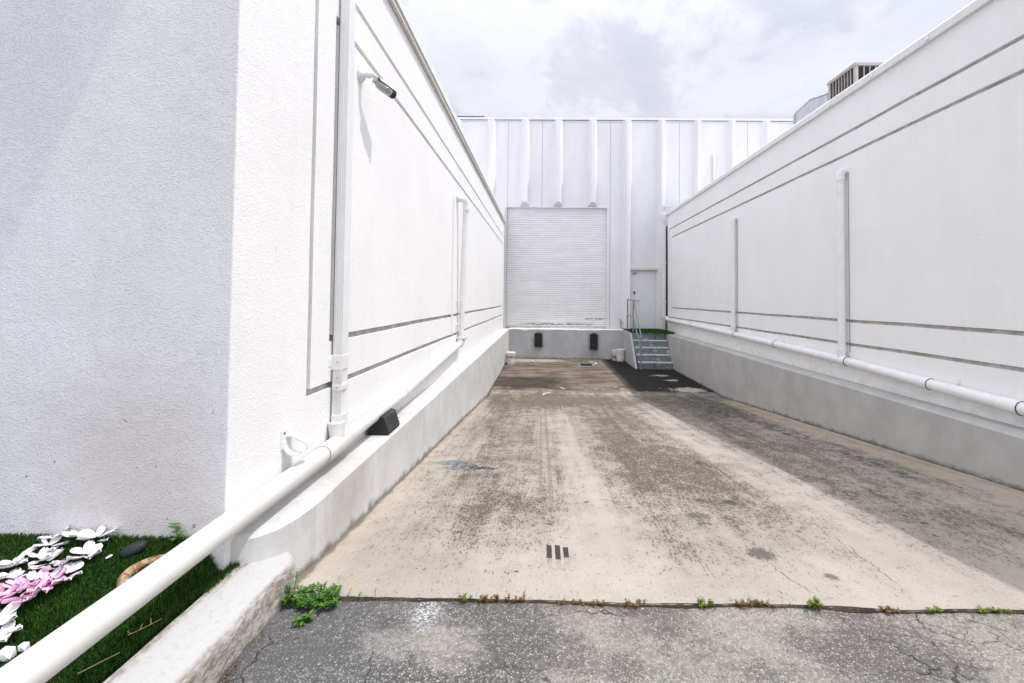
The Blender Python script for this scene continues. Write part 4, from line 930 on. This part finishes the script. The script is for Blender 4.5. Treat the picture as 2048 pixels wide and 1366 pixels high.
def blossom(x_,y_,z,sc_,mk,label,seed,np_=6,centre=False,tilt=(0,0)):
    rr=random.Random(seed); T=thing('silk_blossom',(x_,y_,z),label,'flower','loose silk blossoms scattered on the turf')
    T.rotation_euler=(tilt[0],tilt[1],rr.uniform(0,6.28))
    for k in range(np_):
        o=bpy.data.objects.new('petal',PM[mk][rr.randrange(3)]); col.objects.link(o); o.parent=T
        a=2*math.pi*k/np_+rr.uniform(-.3,.3); o.rotation_euler=(rr.uniform(-.3,.3),-rr.uniform(-.05,.30),a); s_=sc_*rr.uniform(.8,1.15); o.scale=(s_,s_*rr.uniform(.85,1.25),s_)
        o.location=(math.cos(a)*.006,math.sin(a)*.006,.010+.003*k+(rr.uniform(0,.012)))
    if centre:
        mb=MB(); mb.lathe([(.006,0),(.014,.004),(.015,.014),(.008,.022)],(x_,y_,z+.012),12); c=build('centre',mb,'magenta',T,smooth=50); ORG[c]=ORG[T]
    return T
FL=[(-2.019,1.849,'petal_white','flat open white silk blossom at the upper left of the spray',1.0,0),
(-2.035,1.885,'petal_white','white silk blossom tucked against the wall behind the upper-left open one',.95,0),
(-1.932,1.886,'petal_white','cupped white silk blossom midway along the back row by the wall',.95,0),
(-1.853,1.888,'petal_white','white silk blossom with upright petals at the right end of the back row',1.15,0),
(-1.823,1.812,'petal_white','white silk blossom just below the right end of the back row, farthest right of all',1.1,0),
(-2.055,1.772,'petal_white','white silk blossom with a long petal at the left of the middle row',1.1,0),
(-1.985,1.795,'petal_white','white silk blossom in the thick of the middle row, left half',1.0,0),
(-1.935,1.772,'petal_white','white silk blossom in the thick of the middle row, right half',1.0,0),
(-1.860,1.756,'petal_white','white silk blossom at the right end of the middle row',1.1,0),
(-1.865,1.705,'petal_blush','blush-tinged silk blossom between the middle row and the pink ones',1.0,0),
(-1.800,1.725,'petal_blush','blush silk blossom with one petal reaching right toward the pipe',1.0,0),
(-2.010,1.712,'petal_white','white silk blossom standing up behind the leftmost pink ones',.9,0),
(-1.955,1.678,'petal_pink','pink silk blossom with a magenta streak at the left of the pink cluster',1.0,0),
(-1.905,1.700,'petal_pink','pink silk blossom at the back of the pink cluster',1.0,0),
(-1.840,1.685,'petal_pink','pink silk blossom with a bright magenta centre',1.15,1),
(-1.893,1.645,'petal_pink','pink silk blossom nearest the camera, left of the frontmost pair',1.0,0),
(-1.838,1.648,'petal_pink','pink silk blossom nearest the camera, right of the frontmost pair',1.0,0),
(-1.965,1.640,'petal_pink','pink silk blossom cut by the left edge of the photo',1.0,0),
(-1.872,1.560,'petal_white','large white silk blossom alone in front of the pink cluster at the left edge',1.35,0),
(-1.800,1.515,'petal_white','white silk blossom right against the pipe at the left edge',1.1,0)]
for i,(x_,y_,mk,lb,s_,c_) in enumerate(FL):
    blossom(x_,y_,turfZ(x_,y_)+.014,s_*.86,mk,lb,20+i,6 if i%3 else 5,bool(c_),(-.25+.1*(i%4),.1-.07*(i%3)))
o=bpy.data.objects.new('loose_petal',PM['petal_white'][0]); col.objects.link(o); o.location=(-1.742,1.812,turfZ(-1.742,1.812)+.022+H); o.rotation_euler=(.1,-.1,1.1); o.scale=(.42,.42,.42); tag(o,'single small white petal lying alone on the turf right of the blossoms','petal')
def rock(name,c,r,sc3,m,label,cat,seed,sub=3,amp=.12):
    bm=bmesh.new(); bmesh.ops.create_icosphere(bm,subdivisions=sub,radius=r)
    for v in bm.verts:
        k=1+amp*mnoise.noise(v.co*(2.2/r)*.5+Vector((seed,0,0))); v.co=Vector((v.co.x*sc3[0]*k,v.co.y*sc3[1]*k,v.co.z*sc3[2]*k))
    me=bpy.data.meshes.new(name); bm.to_mesh(me); bm.free(); me.materials.append(M[m]); me.polygons.foreach_set('use_smooth',[sub>1]*len(me.polygons))
    o=bpy.data.objects.new(name,me); col.objects.link(o); o.location=(c[0],c[1],c[2]+H); return tag(o,label,cat)
p=rock('pebble',(-1.665,1.852,turfZ(-1.66,1.85)+.026),.034,(1.35,.85,.75),'pebble','smooth black pebble on the turf between the blossoms and the terracotta ring','pebble',1); p.rotation_euler=(.1,-.3,.5)
for i,(x_,y_,r_) in enumerate([(-1.733,1.478,.024),(-1.765,1.452,.020),(-1.705,1.50,.016)]):
    rock('white_stone',(x_,y_,turfZ(x_,y_)+.022),r_,(1.1,.9,1.),'stone_white',['large angular white stone against the pipe at the bottom left','middle-sized angular white stone left of the largest one by the pipe','smallest angular white stone tucked beside the pipe'][i],'stone',i+3,1,.35)
rock('clay_ball',(-1.972,1.612,turfZ(-1.95,1.6)+.02),.036,(1,1,.9),'orange','orange clay ball just inside the left edge of the photo','ornament',9)
# terracotta ring half sunk in the turf
mb=MB(); c=(-1.520,1.765); N=40
pts=[(c[0]+.082*math.cos(2*math.pi*k/N),c[1]+.070*math.sin(2*math.pi*k/N),-1.088+.010*math.sin(2*math.pi*k/N+.6)) for k in range(N)]
seg=12; b=0
for k in range(N):
    p=Vector(pts[k]); q=Vector(pts[(k+1)%N])-Vector(pts[k-1]); d=q.normalized(); a=d.cross(Vector((0,0,1))).normalized()
    for t in range(seg): th=2*math.pi*t/seg; mb.v.append(tuple(p+a*.019*math.cos(th)+Vector((0,0,1))*.028*math.sin(th)))
for k in range(N):
    for t in range(seg): mb.f.append((k*seg+t,k*seg+(t+1)%seg,((k+1)%N)*seg+(t+1)%seg,((k+1)%N)*seg+t))
tag(build('terracotta_ring',mb,'terracotta',smooth=60),'mossy rust-stained terracotta ring half sunk in the turf and partly under the pipe','planter')
# twigs
def twig(x_,y_,pts,label,r=.0015):
    z=turfZ(x_,y_)+.026; T=MB()
    for pl in pts: T.tube([(x_+a,y_+b_,z+c_) for a,b_,c_ in pl],[r*(1-.5*k/len(pl)) for k in range(len(pl))],6)
    tag(build('dry_twig',T,'twig',smooth=60),label,'twig')
twig(-1.40,1.545,[[(0,0,0),(.03,.03,.004),(.055,.072,.006)],[(.022,.022,.002),(.01,.045,.006)],[(.006,.006,0),(-.012,.012,.004)],[(.040,.045,.004),(.018,.07,.008)]],'forked pale dry twig on the turf between the pipe and the kerb')
twig(-1.42,1.40,[[(0,0,0),(.03,.04,.004),(.05,.085,.0)]],'straight pale dry stalk at the turf edge beside the kerb, nearest the camera',.002)

# ---------------------------------------------------------------- weeds
def leaflet(mb,p,d,L,wd,up=Vector((0,0,1))):
    d=d.normalized(); s_=d.cross(up); s_=s_.normalized() if s_.length>1e-3 else Vector((1,0,0)); n_=s_.cross(d).normalized()
    b=len(mb.v)
    for (u,v,h) in ((0,0,0),(.3,.42,.06),(.3,-.42,.06),(.3,0,-.0),(.62,.40,.05),(.62,-.40,.05),(.62,0,-.02),(1,0,-.10)):
        mb.v.append(tuple(p+d*u*L+s_*v*wd+n_*h*L))
    mb.f+=[(b,b+3,b+1),(b,b+2,b+3),(b+1,b+3,b+6,b+4),(b+3,b+2,b+5,b+6),(b+4,b+6,b+7),(b+6,b+5,b+7)]
def weed(name,x0,x1,y0,y1,zb,n,h,L,m,label,seed,stem='leaf',flower=None,grassy=0):
    rr=random.Random(seed); T=thing(name,((x0+x1)/2,(y0+y1)/2,zb),label,'weed','weeds growing in the paving joint')
    fo=MB(); stm=MB()
    for i in range(n):
        bx,by=rr.uniform(x0,x1),rr.uniform(y0,y1); hh=h*rr.uniform(.45,1); lx,ly=rr.uniform(-.5,.5)*hh,rr.uniform(-.6,.3)*hh
        p0=Vector((bx,by,zb)); p1=Vector((bx+lx*.5,by+ly*.5,zb+hh*.6)); p2=Vector((bx+lx,by+ly,zb+hh))
        stm.tube([p0,p1,p2],[.0016,.0013,.0008],5,False)
        for q in (p1,(p1+p2)/2,p2):
            k=3 if L>.015 else 4; a0=rr.uniform(0,6.28)
            for j in range(k):
                a=a0+2.1*j+rr.uniform(-.4,.4); leaflet(fo,q,Vector((math.cos(a),math.sin(a),rr.uniform(-.1,.65))),L*rr.uniform(.7,1.2),L*rr.uniform(.42,.6))
    for i in range(grassy):
        bx,by=rr.uniform(x0,x1),rr.uniform(y0,y1); a=rr.uniform(0,6.28); hh=h*rr.uniform(.9,1.5); pr=Vector((bx,by,zb)); d=Vector((math.cos(a)*.5,math.sin(a)*.4,1))
        b=len(fo.v); w_=Vector((math.sin(a),-math.cos(a),0))*.0016
        for t,c_ in ((0,1),(.5,.9),(.85,.5)): q=pr+d*hh*t-Vector((0,0,.35*hh*t*t)); fo.v+=[tuple(q-w_*c_),tuple(q+w_*c_)]
        fo.v.append(tuple(pr+d*hh-Vector((0,0,.35*hh)))); fo.f+=[(b,b+1,b+3,b+2),(b+2,b+3,b+5,b+4),(b+4,b+5,b+6)]
    build('foliage',fo,m,T,fix=False); build('stem',stm,stem,T,fix=False)
    if flower:
        for (fx,fy,fz,r_) in flower:
            mb=MB(); c=Vector((fx,fy,fz))
            for k in range(8): a=k*.785; leaflet(mb,c,Vector((math.cos(a),math.sin(a),.5)),r_,r_*.8)
            mb.lathe([(r_*.2,0),(r_*.3,.003),(r_*.1,.006)],(fx,fy,fz),8); build('flower',mb,'flower_orange',T,fix=False)
            mb=MB(); mb.tube([(fx-.03,fy-.01,zb),(fx-.015,fy,fz-.03),(fx,fy,fz)],.0012,5); build('flower_stalk',mb,'leaf',T)
    return T
weed('weed_clump',-1.115,-.90,1.965,2.075,-1.37,60,.068,.023,'leaf','large leafy green weed clump with an orange flower beside the whitewashed kerb',11,flower=[(-.852,2.06,-1.318,.012)],grassy=44)
weed('weed_clump',-1.02,-.955,1.875,1.91,-1.372,4,.045,.030,'leaf','small sprig of three green leaves on the asphalt just below the large weed clump',12)
weed('weed_clump',-1.135,-1.10,2.03,2.10,-1.37,4,.17,.018,'leaf','thin upright green sprig between the kerb block and the large weed clump',13)
weed('weed_clump',-.83,-.74,2.04,2.06,-1.365,1,.05,.01,'leaf_lime','wispy yellow-green grass stalks right of the orange flower',14,grassy=9)
WD=[(-.335,.05,6,.030,.009,'leaf_lime','small lime-green weed tuft in the joint, first one right of the white paint splash'),
(-.17,.20,22,.028,.008,'leaf_red','wide reddish-brown weed mat in the joint beside the first lime tuft'),
(.13,.12,12,.016,.007,'leaf_red','low brownish weed patch in the joint beneath the three black skid marks'),
(.25,.07,8,.018,.008,'leaf_red','low brown weed scrap in the joint a little right of the skid marks'),
(.42,.10,10,.022,.008,'leaf_red','yellow-brown weed scrap in the joint left of the bright lime tuft'),
(.735,.085,12,.028,.009,'leaf_lime','bright lime weed tuft in the joint above the forked asphalt crack'),
(.95,.17,26,.024,.008,'leaf_red','bushy red and green weed patch between two lime tufts in the joint'),
(1.205,.055,13,.040,.010,'leaf_lime','tallest bright lime weed tuft in the joint, standing alone'),
(1.52,.11,12,.018,.008,'leaf_red','sparse brown weed patch in the joint where the slab edge bulges'),
(1.73,.08,7,.018,.010,'leaf_lime','flat lime weed tuft, second from the right end of the joint'),
(1.985,.13,14,.017,.009,'leaf_lime','rightmost yellowish weed tuft in the joint')]
for i,(x_,wd,n_,h_,L_,m_,lb) in enumerate(WD): weed('joint_weed',x_-wd/2,x_+wd/2,edge(x_)-.016,edge(x_)+.010,-1.355,int(n_*1.4),h_*1.15,L_*1.15,m_,lb,30+i,stem=m_)
weed('weed_sprig',-1.535,-1.515,1.90,1.925,-1.05,2,.075,.030,'leaf','single green leafy sprig growing at the foot of the lavender wall beside the pipe',51)
# fallen leaf
mb=MB(); leaflet(mb,Vector((-1.09,4.62,slabZ(4.6)+.012)),Vector((1,.3,.1)),.06,.03); tag(build('fallen_leaf',mb,paint('red_leaf',(.45,.10,.05),.2,.7,.2),fix=False),'small rust-red fallen leaf at the foot of the left kerb wall above the paint spill','leaf')
# moss, dead stems and grit strung along the joint and the foot of the kerb
mo=MB(); rr=random.Random(77)
for i in range(1500):
    if i<1000:
        x_=rr.uniform(-1.1,2.9); y_=edge(x_)+rr.gauss(-.003,.007); z_=-1.353
        if mnoise.noise(Vector((x_*5,3,1)))+.5*mnoise.noise(Vector((x_*19,4,1)))<-.02: continue
    else:
        y_=rr.uniform(1.2,2.08); x_=-1.118+abs(rr.gauss(0,.012)); z_=-1.356
        if mnoise.noise(Vector((y_*6,8,1)))<-.1: continue
    a=rr.uniform(0,6.28); leaflet(mo,Vector((x_,y_,z_)),Vector((math.cos(a),math.sin(a),rr.uniform(.1,1.4))),rr.uniform(.004,.012),rr.uniform(.003,.006))
M['moss']=leafy('moss_and_dead_stems',(.05,.045,.02),(.17,.13,.06),45)
o=tag(build('joint_moss',mo,'moss',fix=False),'brown moss and dead stems strung along the joint and kerb foot','moss'); o['kind']='stuff'
gr=MB()
for i in range(900):
    x_=rr.uniform(-1.1,2.8) if i%3 else -1.10+abs(rr.gauss(0,.05)); y_=(edge(x_)-.012-abs(rr.gauss(0,.035))) if i%3 else rr.uniform(1.2,2.0); r_=rr.uniform(.0015,.004); z_=-1.355
    q=[(x_+r_*math.cos(t+i),y_+r_*math.sin(t+i)) for t in (0,2.1,4.2)]; b=len(gr.v)
    gr.v+=[(u,v,z_) for u,v in q]+[(x_,y_,z_+r_*1.1)]; gr.f+=[(b,b+1,b+3),(b+1,b+2,b+3),(b+2,b,b+3)]
o=tag(build('loose_grit',gr,paint('grit',(.33,.30,.27),.5,.9,.1),fix=False),'loose pale grit on the asphalt along the joint and kerb','gravel'); o['kind']='stuff'
